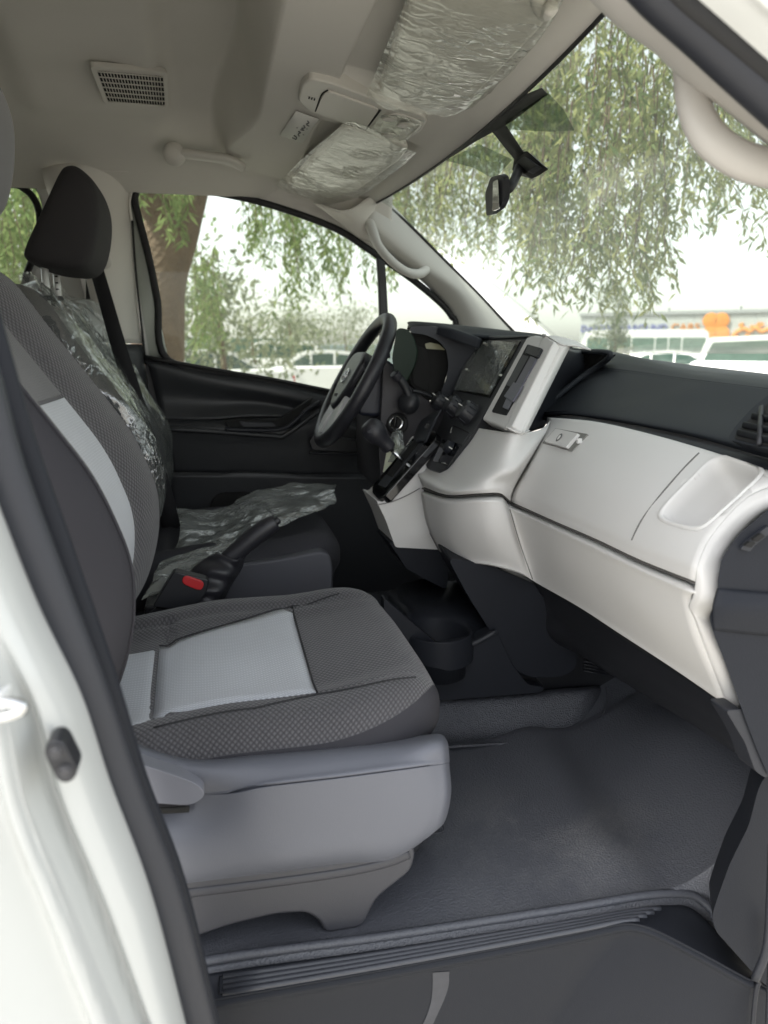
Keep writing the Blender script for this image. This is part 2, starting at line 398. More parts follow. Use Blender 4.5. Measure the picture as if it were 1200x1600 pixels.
# ---- far side: window rail, pillars
win_top = [(207, 330), (208, 306), (222, 291), (260, 289), (330, 298), (420, 318), (520, 354), (575, 388), (608, 410), (650, 440), (690, 474), (712, 508)]
W3 = [pix(u, v, Y=YF) for u, v in win_top]
rail = []
for p in W3[1:9]:
    zt = max(ceil_z(p.x, 2.15)+.03, p.z+.03)
    rail.append((p, V((p.x-.002, 2.175, p.z+(zt-p.z)*.35)), V((p.x-.004, 2.15, p.z+(zt-p.z)*.7)), V((p.x-.006, 2.13, zt))))
patch('window_rail_trim', [[c[i]+V((0, 0, -.006 if i == 0 else 0)) for c in rail] for i in range(4)], M_trim, van, facing=(0, -1, 0))
# far B pillar, beige above, dark below
bp = [(62, 262), (215, 255)], [(90, 330), (205, 310)], [(118, 400), (210, 400)], [(135, 470), (216, 480)], [(150, 535), (222, 537)]
rows = []
for (a, b) in bp:
    A = pix(*a, Y=2.13); B = pix(*b, Y=YF+.005)
    rows.append([A+V((-.02, .12, 0)), A+V((0, .02, 0)), A.lerp(B, .25)+V((0, -.03, 0)), A.lerp(B, .7)+V((0, -.035, 0)), B+V((-.008, -.012, 0)), B+V((0, .012, 0))])
patch('pillar_trim', rows, M_trim, van, ku=6, facing=(0, -1, 0))
rows = []
for (a, b) in (((150, 537), (222, 538)), ((165, 620), (232, 620)), ((190, 720), (245, 720)), ((210, 800), (262, 800))):
    A = pix(*a, Y=2.13); B = pix(*b, Y=YF+.005)
    rows.append([A+V((-.02, .12, 0)), A+V((0, .0, 0)), A.lerp(B, .3)+V((0, -.035, 0)), A.lerp(B, .8)+V((0, -.038, 0)), B+V((0, -.02, 0)), B+V((0, .012, 0))])
patch('pillar_trim_lower', rows, M_door, van, ku=6, facing=(0, -1, 0))
# belt anchor on the pillar
lathe('belt_anchor', pix(163, 408, Y=2.085), (0, -1, -.1), [(.019, 0), (.019, .006), (.014, .010), (.006, .012)], M_trim, van)
tube('anchor_slot', PX([(150, 415), (157, 411), (163, 413)], Y=2.07), .003, M_blackrub, van)
# sliding door frame behind the pillar, painted
rows = [[pix(u, v, Y=2.24) for u, v in r] for r in (((20, 262), (60, 262), (130, 262)), ((58, 300), (80, 300), (135, 310)), ((66, 340), (85, 350), (135, 380)), ((58, 400), (85, 420), (150, 470)), ((40, 450), (90, 500), (180, 600)), ((10, 640), (90, 640), (200, 700)))]
patch('sliding_door_frame', rows, M_white, van, facing=(0, -1, 0))
tube('door_frame_bead', PX([(65, 268), (78, 300), (80, 350), (70, 420), (60, 480)], Y=2.225), .003, M_trim, van)
tube('door_frame_bead', PX([(85, 275), (96, 300), (100, 350), (92, 420), (80, 480)], Y=2.225), .002, M_trim, van)
# rear side window rail and seal
rows = [[pix(u, v, Y=2.2) for u, v in r] for r in (((-500, 200), (-200, 230), (0, 262), (66, 262)), ((-500, 270), (-200, 280), (0, 284), (44, 293)))]
patch('window_rail_trim', rows, M_trim, van, facing=(0, -1, 0))
tube('rear_window_seal', PX([(-400, 275), (-200, 281), (0, 287), (36, 294), (57, 318), (62, 355), (52, 400), (38, 445), (20, 560)], Y=2.215), .009, M_blackrub, van, flat=((0, 1, 0), .6))
patch('rear_window_glass', [[pix(u, v, Y=2.225) for u, v in r] for r in (((-500, 265), (-200, 275), (0, 284), (58, 290)), ((-500, 500), (-200, 520), (0, 540), (30, 560)))], M_glass, van, thick=.003)
# lower far wall behind the seats and rear closure
box('side_wall_lower', (-1.2, 2.26, -.60), (2.2, .04, 1.12), M_trim, van)
box('side_wall_quarter', (-1.75, 2.26, .18), (1.1, .04, .5), M_trim, van)
box('rear_wall', (-2.25, 1.42, -.3), (.04, 1.7, 2.0), M_trim, van)
# near side rear wall (unseen body behind the doorway)
box('near_side_wall', (-1.30, .57, -.35), (1.9, .05, 1.4), M_white, van)

# far door window seal
seal = [(222, 291), (260, 290), (330, 299), (420, 319), (520, 355), (575, 389), (608, 411), (650, 441), (690, 475), (706, 495), (712, 512), (700, 640), (500, 612), (380, 588), (262, 562), (246, 470), (232, 400), (214, 330), (211, 306)]
seal_o = tube('window_seal', PX(seal, Y=YF-.004), .0098, M_blackrub, van, closed=True, flat=((0, 1, 0), .8), k=6)
tube('window_seal_lip', [p+V((0, -.004, 0)) for p in PX([(206, 345), (203, 312), (218, 284), (260, 281), (330, 290), (420, 310), (520, 346), (577, 382), (606, 403)], Y=YF-.004)], .0035, M_trim, van, k=6)
# painted door frame strip between seal and pillar
patch('door_inner_frame', [[pix(u, v, Y=YF+.012) for u, v in r] for r in (((205, 312), (216, 318)), ((208, 380), (230, 400)), ((216, 470), (246, 480)), ((224, 560), (264, 566)))], M_white, van, facing=(0, -1, 0))
tube('frame_gap', PX([(207, 345), (211, 410), (219, 490), (228, 570)], Y=YF-.004), .0028, M_blackrub, van)
patch('quarter_division', [PX(r, Y=YF-.01) for r in (((589, 398), (601, 404)), ((592, 440), (604, 444)), ((594, 500), (607, 502)), ((596, 560), (610, 560)))], M_black, van, thick=.02)
patch('side_window_glass', [PX(r, Y=YF+.01) for r in (((200, 285), (330, 288), (460, 325), (600, 400), (720, 500)), ((210, 400), (330, 400), (460, 420), (600, 460), (720, 520)), ((240, 600), (330, 620), (460, 640), (600, 650), (720, 660)))], M_glass, van, thick=.004)

# far A pillar trim
ap = [((588, 392), (572, 338), (592, 300)), ((612, 405), (632, 392), (640, 352)), ((652, 434), (668, 420), (692, 404)), ((690, 470), (715, 455), (745, 457)), ((714, 505), (740, 490), (785, 500)), ((722, 540), (760, 530), (815, 534)), ((722, 600), (770, 590), (850, 580))]
rows = [[pix(*a, Y=YF-.004), pix(*b, Y=YF-.05), pix(*c, Y=YF-.03), pix(*c, Y=YF-.03)+V((.012, .03, 0))] for a, b, c in ap]
patch('windshield_pillar_trim', rows, mat('pillar_plastic', (.56, .55, .52), .5, var=.01), van, ku=6, facing=(-.6, -1, 0))
# header corner piece
patch('header_corner_trim', [PX([(490, 318), (540, 330), (592, 298)], Y=2.11), PX([(520, 340), (565, 348), (596, 312)], Y=2.15), PX([(560, 372), (585, 375), (604, 330)], Y=2.18)], M_trim, van, facing=(-.3, -1, -.3))

# windshield: glass, black edge, printed band, sensor film
def wsp(u, v):     # a point of the windshield sheet: plane through the header and the cowl
    return pix(u, v, n=(.44, 0, .72), d=.44*.50+.72*.385)
hdr = [(header_x(y)+.01, y, ceil_z(header_x(y), y)+.004) for y in np.linspace(.70, 2.2, 7)]
base = [(1.13+.05*(1-((y-1.45)/.75)**2), y, -.005) for y in np.linspace(.55, 2.3, 7)]
mid1 = [V(a).lerp(V(b), .33)+V((.012, 0, .012)) for a, b in zip(hdr, base)]; mid2 = [V(a).lerp(V(b), .66)+V((.012, 0, .012)) for a, b in zip(hdr, base)]
ws = patch('windshield', [hdr, mid1, mid2, base], M_ws, van, thick=.005, ku=6, kv=6)
tube('windshield_edge_seal', PX([(600, 330), (592, 310), (640, 352), (692, 404), (745, 457), (785, 500), (812, 528)][1:], Y=YF-.03), .0045, M_blackrub, van)
tube('header_seal', [(header_x(y)+.004, y, ceil_z(header_x(y), y)-.001) for y in np.linspace(.85, 2.14, 14)], .0042, M_blackrub, van)
from mathutils.bvhtree import BVHTree
def onmesh(o, l, off=0):
    """points on the front of a mesh where the photo shows them, off metres proud along its normal"""
    w = WORLD[o.name]; bt_ = BVHTree.FromPolygons([v.co+w for v in o.data.vertices], [tuple(p.vertices) for p in o.data.polygons]); out = []
    for (u, v) in l:
        r = (FW + RT*((u-600)/F) + UP*((800-v)/F)).normalized(); h = bt_.ray_cast(V((0, 0, 0)), r)
        if h[0] is None: out.append(out[-1] if out else r); continue
        n_ = h[1] if h[1].dot(r) < 0 else -h[1]; out.append(h[0]+n_*off)
    return out
def tplane(o, u, v, off=0):     # tangent plane of a mesh where the photo shows u, v
    w = WORLD[o.name]; bt_ = BVHTree.FromPolygons([q.co+w for q in o.data.vertices], [tuple(p.vertices) for p in o.data.polygons])
    r = (FW + RT*((u-600)/F) + UP*((800-v)/F)).normalized(); h = bt_.ray_cast(V((0, 0, 0)), r); n_ = h[1] if h[1].dot(r) < 0 else -h[1]
    return lambda l, off=0: [pix(a, b, n=tuple(n_), d=n_.dot(h[0])+off) for a, b in l]
def frit(pts, nm, m):
    P = tplane(ws, sum(p[0] for p in pts)/len(pts), sum(p[1] for p in pts)/len(pts))(pts, .009)
    return prism(nm, P, (P[1]-P[0]).cross(P[2]-P[0]).normalized()*.0012, m, van, bev=0)
M_frit = mat('black_print', (.035, .038, .034), .7)
frit([(695, 252), (742, 222), (800, 190), (856, 148), (846, 138), (770, 170), (690, 240)], 'printed_band', M_frit)
frit([(764, 200), (786, 190), (818, 238), (806, 252), (796, 240)], 'mirror_print_strip', M_frit)
M_sens = glass('sensor_film', (.62, .66, .60), .1, .03, .05)
frit([(856, 146), (880, 172), (897, 204), (860, 206), (790, 202), (790, 190)], 'sensor_film', M_sens)
frit([(697, 251), (748, 226), (800, 250), (772, 280), (740, 262)], 'sensor_film', M_sens)

# rubber seal lines and liner front trim
# ---- near side frame at the top right
near = [(930, -40), (985, 6), (1040, 52), (1100, 108), (1160, 165), (1260, 262)]
rows = []
for i, (u, v) in enumerate(near):
    A = pix(u, v, Y=.60); 
    rows.append(A)
inner = PX([(890, -60), (972, 24), (1030, 60), (1056, 84), (1120, 125), (1240, 215)], Y=.67)
outer = PX([(960, -60), (1010, -8), (1062, 44), (1122, 104), (1180, 160), (1290, 262)], Y=.57)
midl = [a.lerp(b, .5)+V((-.012, -.005, -.012)) for a, b in zip(inner, outer)]
back = [p+V((.05, .05, .05)) for p in inner]
patch('near_pillar_trim', [back, inner, midl, outer], mat('near_pillar_plastic', (.48, .46, .43), .5, var=.01), van, ku=6, kv=6, facing=(-.5, -1, -.5))
sl = PX([(985, -50), (1034, 2), (1090, 52), (1150, 108), (1205, 158), (1320, 262)], Y=.545)
tube('door_seal', sl, .0145, M_rubber, van, k=6, n=14)
sl2 = PX([(1015, -50), (1064, 0), (1118, 46), (1172, 92), (1210, 124), (1330, 225)], Y=.535)
tube('door_seal_lip', sl2, .009, M_blackrub, van, k=6)
ro = PX([(1020, -50), (1070, -8), (1126, 40), (1180, 88), (1215, 118), (1330, 218)], Y=.53)
ro2 = PX([(1060, -120), (1150, -60), (1210, 0), (1260, 40), (1300, 80), (1400, 180)], Y=.50)
ro3 = [p+V((.02, .03, .05)) for p in ro2]
patch('roof_side_frame', [ro, [a.lerp(b, .5)+V((0, -.006, 0)) for a, b in zip(ro, ro2)], ro2, ro3], M_white, van, facing=(0, -1, -.2))

# ---- near left: painted door jamb with seal, striker and courtesy switch
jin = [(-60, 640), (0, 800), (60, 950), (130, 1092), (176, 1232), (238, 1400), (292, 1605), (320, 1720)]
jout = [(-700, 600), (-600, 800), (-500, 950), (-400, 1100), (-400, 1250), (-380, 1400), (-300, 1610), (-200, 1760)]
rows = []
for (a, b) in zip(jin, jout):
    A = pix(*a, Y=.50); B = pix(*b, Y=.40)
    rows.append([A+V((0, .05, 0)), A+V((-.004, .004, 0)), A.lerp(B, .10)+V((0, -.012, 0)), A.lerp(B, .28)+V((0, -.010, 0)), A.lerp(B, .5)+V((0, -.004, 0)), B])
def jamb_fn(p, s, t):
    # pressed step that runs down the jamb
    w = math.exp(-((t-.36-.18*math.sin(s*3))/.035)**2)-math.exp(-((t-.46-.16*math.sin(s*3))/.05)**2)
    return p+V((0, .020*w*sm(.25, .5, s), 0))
patch('door_jamb', rows, mat('shaded_jamb_paint', (.50, .515, .505), .25, coat=.6, var=.01), van, ku=14, kv=8, fn=jamb_fn, facing=(0, -1, 0), thick=.01)  # white body paint, darkened in its colour to stand for shade
sin_ = PX([(-90, 400), (-30, 600), (8, 735), (72, 905), (140, 1080), (196, 1240), (258, 1400), (312, 1605), (345, 1740)], Y=.52)
tube('door_seal', sin_, .0125, M_rubber, van, k=6, n=14, flat=((0, 1, 0), .8))
sin2 = PX([(-60, 380), (0, 590), (32, 700), (96, 880), (158, 1060), (208, 1222), (268, 1382), (322, 1605), (352, 1740)], Y=.56)
tube('door_seal_lip', sin2, .0115, M_navy, van, k=6, n=14, flat=((0, 1, 0), .6))
# inner dark jamb cover between the seal and the seat
rows = [[pix(u, v, Y=.585), pix(u+du, v, Y=.64)+V((0, .02, 0)), pix(u+du, v, Y=.74)] for (u, v, du) in ((-70, 380, -20), (0, 590, -20), (30, 700, -20), (95, 880, -18), (155, 1060, -10), (205, 1222, 0), (262, 1382, 0), (315, 1605, 6), (345, 1740, 10))]
patch('jamb_inner_cover', rows, M_navy, van, facing=(1, -.3, 0))
# striker
tube('door_striker', PX([(-20, 1098), (14, 1098), (34, 1103), (30, 1112), (8, 1120), (-20, 1122)], Y=.435), .0032, M_chrome, van, k=5)
prism('striker_plate', PX([(-30, 1085), (6, 1086), (6, 1132), (-30, 1132)], Y=.452), (0, .02, 0), M_silver, van, r=.004)
def stad(c0, c1, r, n=10):
    c0, c1 = V((*c0, 0)), V((*c1, 0)); a = math.atan2((c0-c1).y, (c0-c1).x)
    l = [c0+V((r*math.cos(a+t), r*math.sin(a+t), 0)) for t in np.linspace(-math.pi/2, math.pi/2, n)]+[c1+V((r*math.cos(a+t), r*math.sin(a+t), 0)) for t in np.linspace(math.pi/2, 3*math.pi/2, n)]
    return [(p.x, p.y) for p in l]
prism('door_switch', PX(stad((87, 1176), (102, 1206), 18), Y=.452), (0, .02, 0), M_black, van, bev=.0015)
M_btn = mat('switch_rubber', (.05, .05, .055), .35, var=.05)
for (u, v) in ((87, 1176), (102, 1206)):
    lathe('switch_button', pix(u, v, Y=.451), (0.1, -1, 0), [(.0048, 0), (.0048, .0008), (.0042, .0010), (.0034, .0004), (.0030, .0016), (.0012, .0020)], M_btn, van)

# ---- floor, step, kick panel
FZ = -.70
floor_rows = []
def floor_z(x, y):
    z = FZ
    d = (x-(.60+.12*(min(y, 1.3)-.79)))            # distance past the crease of the toe board
    z += min(.35, (.92-.42*sm(1.0, 1.25, y))*(max(0, d) if d > .05 else (max(0, d+.05)**2)/.2))
    z += .012*math.exp(-((d+.10)/.05)**2)*sm(.8, .9, y)
    z += .003*nz3((x, y, 0), 6)*(1-sm(1.0, 1.15, y))-.010*sm(1.22, 1.26, y)
    return z
fx = np.linspace(-2.2, -.3, 12).tolist()+np.linspace(-.28, 1.0, 110).tolist(); fy = [.790]+np.linspace(.796, 1.45, 70).tolist()+[1.6, 1.8, 2.0, 2.22]
fy = [.7885]+fy
vs2 = [(x, y, floor_z(x, y) if y > .789 else -.80) for y in fy for x in fx]; nf_ = len(fx)
floor = obj('floor', vs2, [(j*nf_+i, j*nf_+i+1, (j+1)*nf_+i+1, (j+1)*nf_+i) for j in range(len(fy)-1) for i in range(nf_-1)], M_floor)
tag(floor, 'dark grey grained vinyl floor covering with dusty scuffs in the front footwell', 'floor', kind='structure')
# rolled edge of the vinyl along the step
tube('floor_edge_roll', px3([(100, 1546, .792), (345, 1497, .792), (600, 1463, .792), (880, 1420, .792), (1000, 1400, .792), (1050, 1396, .790), (1085, 1400, .786), (1110, 1420, .776), (1120, 1440, .765)], 'Y'), .0055, mat('vinyl_edge', (.075, .080, .096), .42, grain=.0008, gscale=330, bstr=.6, var=.1), van, k=8, n=14)
# step tread with ribs, riser and front wall of the step well
M_rib = mat('tread_rib', (.055, .059, .072), .45, var=.08)
tp = [(150, 1541, .785), (345, 1502, .785), (600, 1468, .785), (880, 1425, .785), (1000, 1405, .785), (1050, 1401, .785), (1085, 1404, .782), (1114, 1430, .772), (1152, 1478, .755), (1196, 1522, .735), (1290, 1600, .73)]
bt = [(150, 1596, .757), (345, 1560, .757), (600, 1515, .757), (880, 1462, .757), (952, 1447, .757), (985, 1443, .752), (1022, 1452, .742), (1090, 1486, .722), (1166, 1527, .703), (1192, 1538, .70), (1290, 1606, .70)]
dn = [(120, 1760), (330, 1760), (560, 1760), (730, 1760), (772, 1760), (795, 1760), (850, 1760), (1010, 1760), (1140, 1760), (1190, 1760), (1300, 1760)]
T3 = px3(tp, 'Y'); B3 = px3(bt, 'Y'); D3 = [pix(u, v, Y=b.y+.01) for (u, v), b in zip(dn, B3)]
def tread_pt(i, t): return T3[i].lerp(B3[i], t)+V((0, 0, -.010*(1-t)))
patch('step_tread', [[tread_pt(i, t)+V((0, (.01 if t < 0 else 0), (-.03 if t < 0 else 0))) for i in range(11)] for t in (-.12, .1, .5, .92)]+[[b+V((0, .0, -.001)) for b in B3], [b+V((0, .004, -.010)) for b in B3]], M_navy, van, ku=7, kv=4, facing=(0, -1, 1), thick=.004)
for k, t in enumerate((.30, .48, .66, .84)):
    P_ = [tread_pt(1, t), tread_pt(2, t), tread_pt(3, t), tread_pt(4, t), tread_pt(5, t*.97)]
    P_[0] = P_[0].lerp(P_[1], .01+.0*k)
    tube('tread_rib', [p+V((0, -.001, .0012)) for p in P_], .0034, M_rib, van, k=4, n=10)
tube('tread_rib_end', [tread_pt(1, t)+V((0, -.001, .001)) for t in (.28, .55, .86)], .0026, M_navy, van, k=3, n=8)
ry = .69
rows = [[b+V((0, .001, -.003)) for b in B3], [b+V((0, -.002, -.009)) for b in B3], [b+V((0, .003, -.022)) for b in B3], [b.lerp(d, .3)+V((0, .006, 0)) for b, d in zip(B3, D3)], [b.lerp(d, .65)+V((0, .008, 0)) for b, d in zip(B3, D3)], D3]
riser = patch('step_riser', rows, M_navy, van, facing=(0, -1, 0), thick=.005, ku=7, kv=5)
tube('scuff_edge', PX([(1176, 1528), (1186, 1534), (1180, 1560), (1168, 1700)], Y=.696), .003, M_rubber, van)
tube('scuff_edge', PX([(1204, 1440), (1204, 1520), (1196, 1700)], Y=.675), .004, M_rubber, van)
# white scrape on the riser
M_scuff = mat('scrape', (.060, .062, .072), .6, col2=(.03, .032, .04), vscale=90)
def riser_pt(u, v):      # on the riser, a millimetre proud
    w = WORLD[riser.name]; from mathutils.bvhtree import BVHTree as BT
    global _rb
    if '_rb' not in globals(): _rb = BT.FromPolygons([q.co+w for q in riser.data.vertices], [tuple(p.vertices) for p in riser.data.polygons])
    r = (FW + RT*((u-600)/F) + UP*((800-v)/F)).normalized(); return _rb.ray_cast(V((0, 0, 0)), r)[0]-r*.0012
sc_rows = [[riser_pt(u, v) for u, v in r] for r in (((676, 1520), (688, 1519), (702, 1518)), ((676, 1540), (688, 1540), (701, 1540)), ((674, 1562), (684, 1562), (694, 1562)), ((668, 1584), (676, 1584), (684, 1584)), ((658, 1606), (666, 1606), (674, 1606)))]
patch('scrape_mark', sc_rows, M_scuff, van, thick=0)
# A pillar kick panel
kp = [(1195, 1212), (1184, 1235), (1170, 1290), (1140, 1350), (1122, 1400), (1112, 1432), (1118, 1455), (1190, 1535), (1330, 1640), (1330, 1180)]
prism('kick_panel', [pix(u, v, Y=.69) for u, v in kp], (.03, .05, 0), M_navy, van, r=.01, bev=.006)
box('sill_closure', (.70, .83, -.76), (.30, .05, .08), M_navy, van, bev=.01)
box('kick_backing', (.80, .74, -.62), (.20, .04, .45), M_navy, van, bev=.01)
tube('kick_panel_edge', PX([(1210, 1250), (1204, 1400), (1198, 1480), (1180, 1530)], Y=.655), .005, M_rubber, van)
# firewall and toe closure under the dash
box('firewall', (1.10, 1.43, -.50), (.03, 1.7, .8), M_black, van)
#--------------------------------------------------PART3
# ================================================================== SEATS
def outline(t, y0, y1, x0, x1, nf=3.6, nr=6):
    # closed plan of the cushion, rounder at the front
    c, s = math.cos(t), math.sin(t); n = nf if c > 0 else nr
    k = (abs(c)**n+abs(s)**n)**(-1/n)
    return k*c, k*s
def cush_top(x, y, yc, hw):
    """height of the cushion surface"""
    q = (y-yc)/hw
    z = -.428+.020*sm(.10, .26, x)*(1-sm(.26, .30, x))-.020*sm(.02, -.18, x)
    z += .010*math.exp(-((abs(q)-.78)/.16)**2)           # bolsters
    z -= .007*(1-sm(.45, .70, abs(q)))*1.0
    for (a, w, dd) in ((.655, .022, .006),): z -= dd*math.exp(-((abs(q)-a)/w)**2)*sm(-.3, -.2, x)*(1-sm(.12, .2, x))
    z -= .0035*math.exp(-((abs(q)-.40*0-.655+.06*sm(.12, .24, x))/.02)**2)*sm(.11, .14, x)
    z -= .006*math.exp(-((x+.085)/.008)**2)*(1 if abs(q) < .68 else 0)
    return z
def make_cushion(root, yc, hw, dz=0, dx=0, mfab=None, mside=None):
    x0, x1 = -.24, .292
    cx = (x0+x1)/2; hx = (x1-x0)/2
    NA = 150
    def pt(s, th):
        c, q = outline(th, 0, 0, 0, 0)
        return cx+hx*c*s, yc+hw*q*s
    verts = []; uvs = []; faces = []; rings = []
    ss = [i/26 for i in range(1, 25)]
    R = .052
    prof = [(1-R/hw*(1-math.sin(a)), -R*.85*(1-math.cos(a))) for a in np.linspace(0, math.pi/2, 10)]
    skirt = [(1.0, -.058), (.998, -.068), (.993, -.074), (.985, -.080), (.95, -.10), (.93, -.125), (.90, -.15)]
    smax = prof[0][0]
    allr = [(s/(24/26)*smax*.999, 0) for s in ss]+prof+skirt
    verts.append((cx+dx, yc, cush_top(cx, yc, yc, hw)+dz)); uvs.append((cx, yc))
    acc = 0
    for ri, (s, drop) in enumerate(allr):
        for j in range(NA):
            th = 2*math.pi*j/NA
            x, y = pt(s, th)
            xb, yb = pt(min(s, .97), th)
            z = cush_top(xb, yb, yc, hw)+drop+dz
            if drop < -.07: z += .002*nz3((x, y, z), 20)
            verts.append((x+dx, y, z))
            if drop > -.0005: uvs.append((x, y))
            else:                                   # carry the weave over the edge
                nx, ny = math.cos(th), math.sin(th); uvs.append((x-nx*drop*.9, y-ny*drop*.9))
    top, side = [], []
    for j in range(NA): top.append((0, 1+j, 1+(j+1) % NA))
    seam = len(ss)+6
    for r in range(len(allr)-1):
        for j in range(NA):
            f = (1+r*NA+j, 1+(r+1)*NA+j, 1+(r+1)*NA+(j+1) % NA, 1+r*NA+(j+1) % NA)
            (top if r+1 <= seam else side).append(f)
    side.append(tuple(1+(len(allr)-1)*NA+j for j in range(NA))[::-1])
    def sub(name, fs, m):
        idx = sorted({i for f in fs for i in f}); mp = {a: b for b, a in enumerate(idx)}
        o = obj(name, [verts[i] for i in idx], [tuple(mp[i] for i in f) for f in fs], m, root, uvs=[uvs[i] for i in idx]); return o
    c = sub('cushion_cover', top, mfab); sub('cushion_side', side, mside)
    return c
def back_x(z):          # most forward line of the backrest bolsters
    zs = [-.46, -.436, -.40, -.326, -.25, -.153, -.07, .028, .112, .22, .25]; xs_ = [-.165, -.148, -.124, -.101, -.096, -.130, -.186, -.252, -.300, -.362, -.385]
    return float(np.interp(z, zs, xs_))
def smooth_back(z): return sum(back_x(z+d) for d in (-.03, -.02, -.01, 0, .01, .02, .03))/7
SEC = [(-.86, -.150), (-.985, -.125), (-1.0, -.085), (-.985, -.045), (-.94, -.014), (-.85, .004), (-.70, -.004), (-.57, -.020), (-.46, -.036), (-.25, -.042), (0, -.044), (.25, -.042), (.46, -.036), (.58, -.018), (.72, -.004), (.87, .002), (.95, -.008), (.99, -.035), (1.0, -.07), (.985, -.120), (.86, -.150)]
def back_pt(q, z, off=0, yc=0, hw=.26, x_off=None):
    k = sm(.31, .14, z)                     # narrows and rounds to the top
    wid = hw*(1-.10*sm(.0, .24, z))*(1-.06*sm(-.30, -.44, z))
    qs = [s[0] for s in SEC]
    return q*wid
def make_back(root, yc, hw=.262, cover=True, mside=None, dx=0):
    zs = [-.462, -.45, -.436, -.41, -.38, -.34, -.30, -.25, -.20, -.15, -.10, -.06, -.02, .02, .05, .08, .10, .114, .122, .126]
    rows = []; nrm = V((.86, 0, .5))
    def pt(i, z, off=0):
        q, dxx = SEC[i]; top = max(0, (z-.06)/.066); f = math.sqrt(max(0, 1-top**2*.96)) if z > .06 else 1
        low = max(0, (-.42-z)/.042); fl = 1-.35*low**2
        wid = hw*(1-.13*sm(-.10, .13, z))*(1-.05*sm(-.30, -.44, z))*(1-.25*(1-f))
        d = dxx
        body = -.065+(d+.065)*f*fl
        return V((smooth_back(z)+dx+body*.87+off*.87, yc+q*wid, z+body*.35+off*.5+.02))
    rows = [[pt(i, z) for i in range(len(SEC))] for z in zs]
    # closed shell: sides and rear in plain cloth
    full = [r+[V((r[-1].x-.02, yc+hw*.4, r[-1].z)), V((r[0].x-.02, yc-hw*.4, r[0].z))] for r in rows]
    patch('backrest', [[r[i] for i in list(range(len(SEC)))] for r in rows], mside, root, ku=3, kv=4, facing=(1, 0, 0), thick=.02)
    patch('backrest_shell', [[r[0], V((r[0].x-.025, yc-hw*.5, r[0].z)), V((r[0].x-.03, yc, r[0].z)), V((r[0].x-.025, yc+hw*.5, r[0].z)), r[-1]] for r in rows], M_shield2, root, ku=3, kv=3, facing=(-1, 0, 0), thick=.004)
    if cover:
        zc = zs[1:-1]
        cv = patch('backrest_cover', [[pt(i, z, .003) for i in range(5, 16)] for z in zc], M_seat, root, ku=4, kv=5, facing=(1, 0, 0), thick=.006, bev=.0015)
        def ins(nm, z0, z1, m, off=.0055):
            zz = np.linspace(z0, z1, 12)
            patch(nm, [[pt(i, z, off) for i in range(8, 13)] for z in zz], m, root, ku=6, kv=3, facing=(1, 0, 0), thick=.004, bev=.001)
        ins('back_insert', -.43, -.075, M_insert); ins('upper_insert', -.070, .09, M_upper, .0052)
        tube('seam_welt', [pt(5, z, .001) for z in zc], .0018, mside, root, k=4, n=8)
        tube('seam_welt', [pt(15, z, .001) for z in zc], .0018, mside, root, k=4, n=8)
    return pt

# ---------------- passenger seat (near)
ps = empty('passenger_seat', (.05, 1.08, FZ), 'near front seat in dark grey weave with pale blue grey inserts', 'seat', 'front seats')
PYC, PHW = 1.077, .268
cov = make_cushion(ps, PYC, PHW, mfab=M_seat, mside=M_side)
def ins_patch(nm, quad, m, nx=14, ny=14, off=.0036):
    a, b, c, d = [V((*q, 0)) for q in quad]; rows = []
    for i in range(nx+1):
        r = []
        for j in range(ny+1):
            s, t = i/nx, j/ny; p = (a*(1-t)+b*t)*(1-s)+(d*(1-t)+c*t)*s
            e = min(s, 1-s, t, 1-t); dz = -.003*max(0, 1-e*20)
            r.append(V((p.x, p.y, cush_top(p.x, p.y, PYC, PHW)+off+dz)))
        rows.append(r)
    return patch(nm, rows, m, ps, ku=1, kv=1, facing=(0, 0, 1), thick=.003)
def cp(u, v): p = onfn(u, v, lambda x, y: cush_top(x, y, PYC, PHW)); return (p.x, p.y)
ins_patch('cushion_insert', [cp(238, 1132), cp(249, 1013), cp(455, 951), cp(494, 1082)], M_insert)
q0, q1 = cp(236, 1132), cp(247, 1011)
ins_patch('rear_insert', [(-.225, q0[1]-.012), (-.225, q1[1]+.01), (q1[0]+.002, q1[1]+.004), (q0[0]+.002, q0[1]-.002)], M_insert, off=.001)
def on_cush(x, y, off): return V((x, y, cush_top(x, y, PYC, PHW)+off))
def ctube(nm, pts, r, m, off=.001):
    P = []
    for (a, b), (c, d) in zip(pts, pts[1:]):
        for k in range(8): t = k/8; P.append(on_cush(a+(c-a)*t, b+(d-b)*t, off))
    P.append(on_cush(*pts[-1], off)); return tube(nm, P, r, m, ps, k=1, n=6)
M_thread = mat('seam_thread', (.03, .03, .033), .9)
ctube('seam', [cp(240, 1139), cp(400, 1108), cp(498, 1086), cp(600, 1066), cp(650, 1060)], .0011, M_thread, .0018)
ctube('seam', [cp(249, 1010), cp(350, 978), cp(457, 948), cp(530, 929)], .0011, M_thread, .0018)
ctube('seam', [cp(496, 1084), cp(457, 949)], .0012, M_thread, .0022)
bpt = make_back(ps, PYC, .262, mside=M_side)
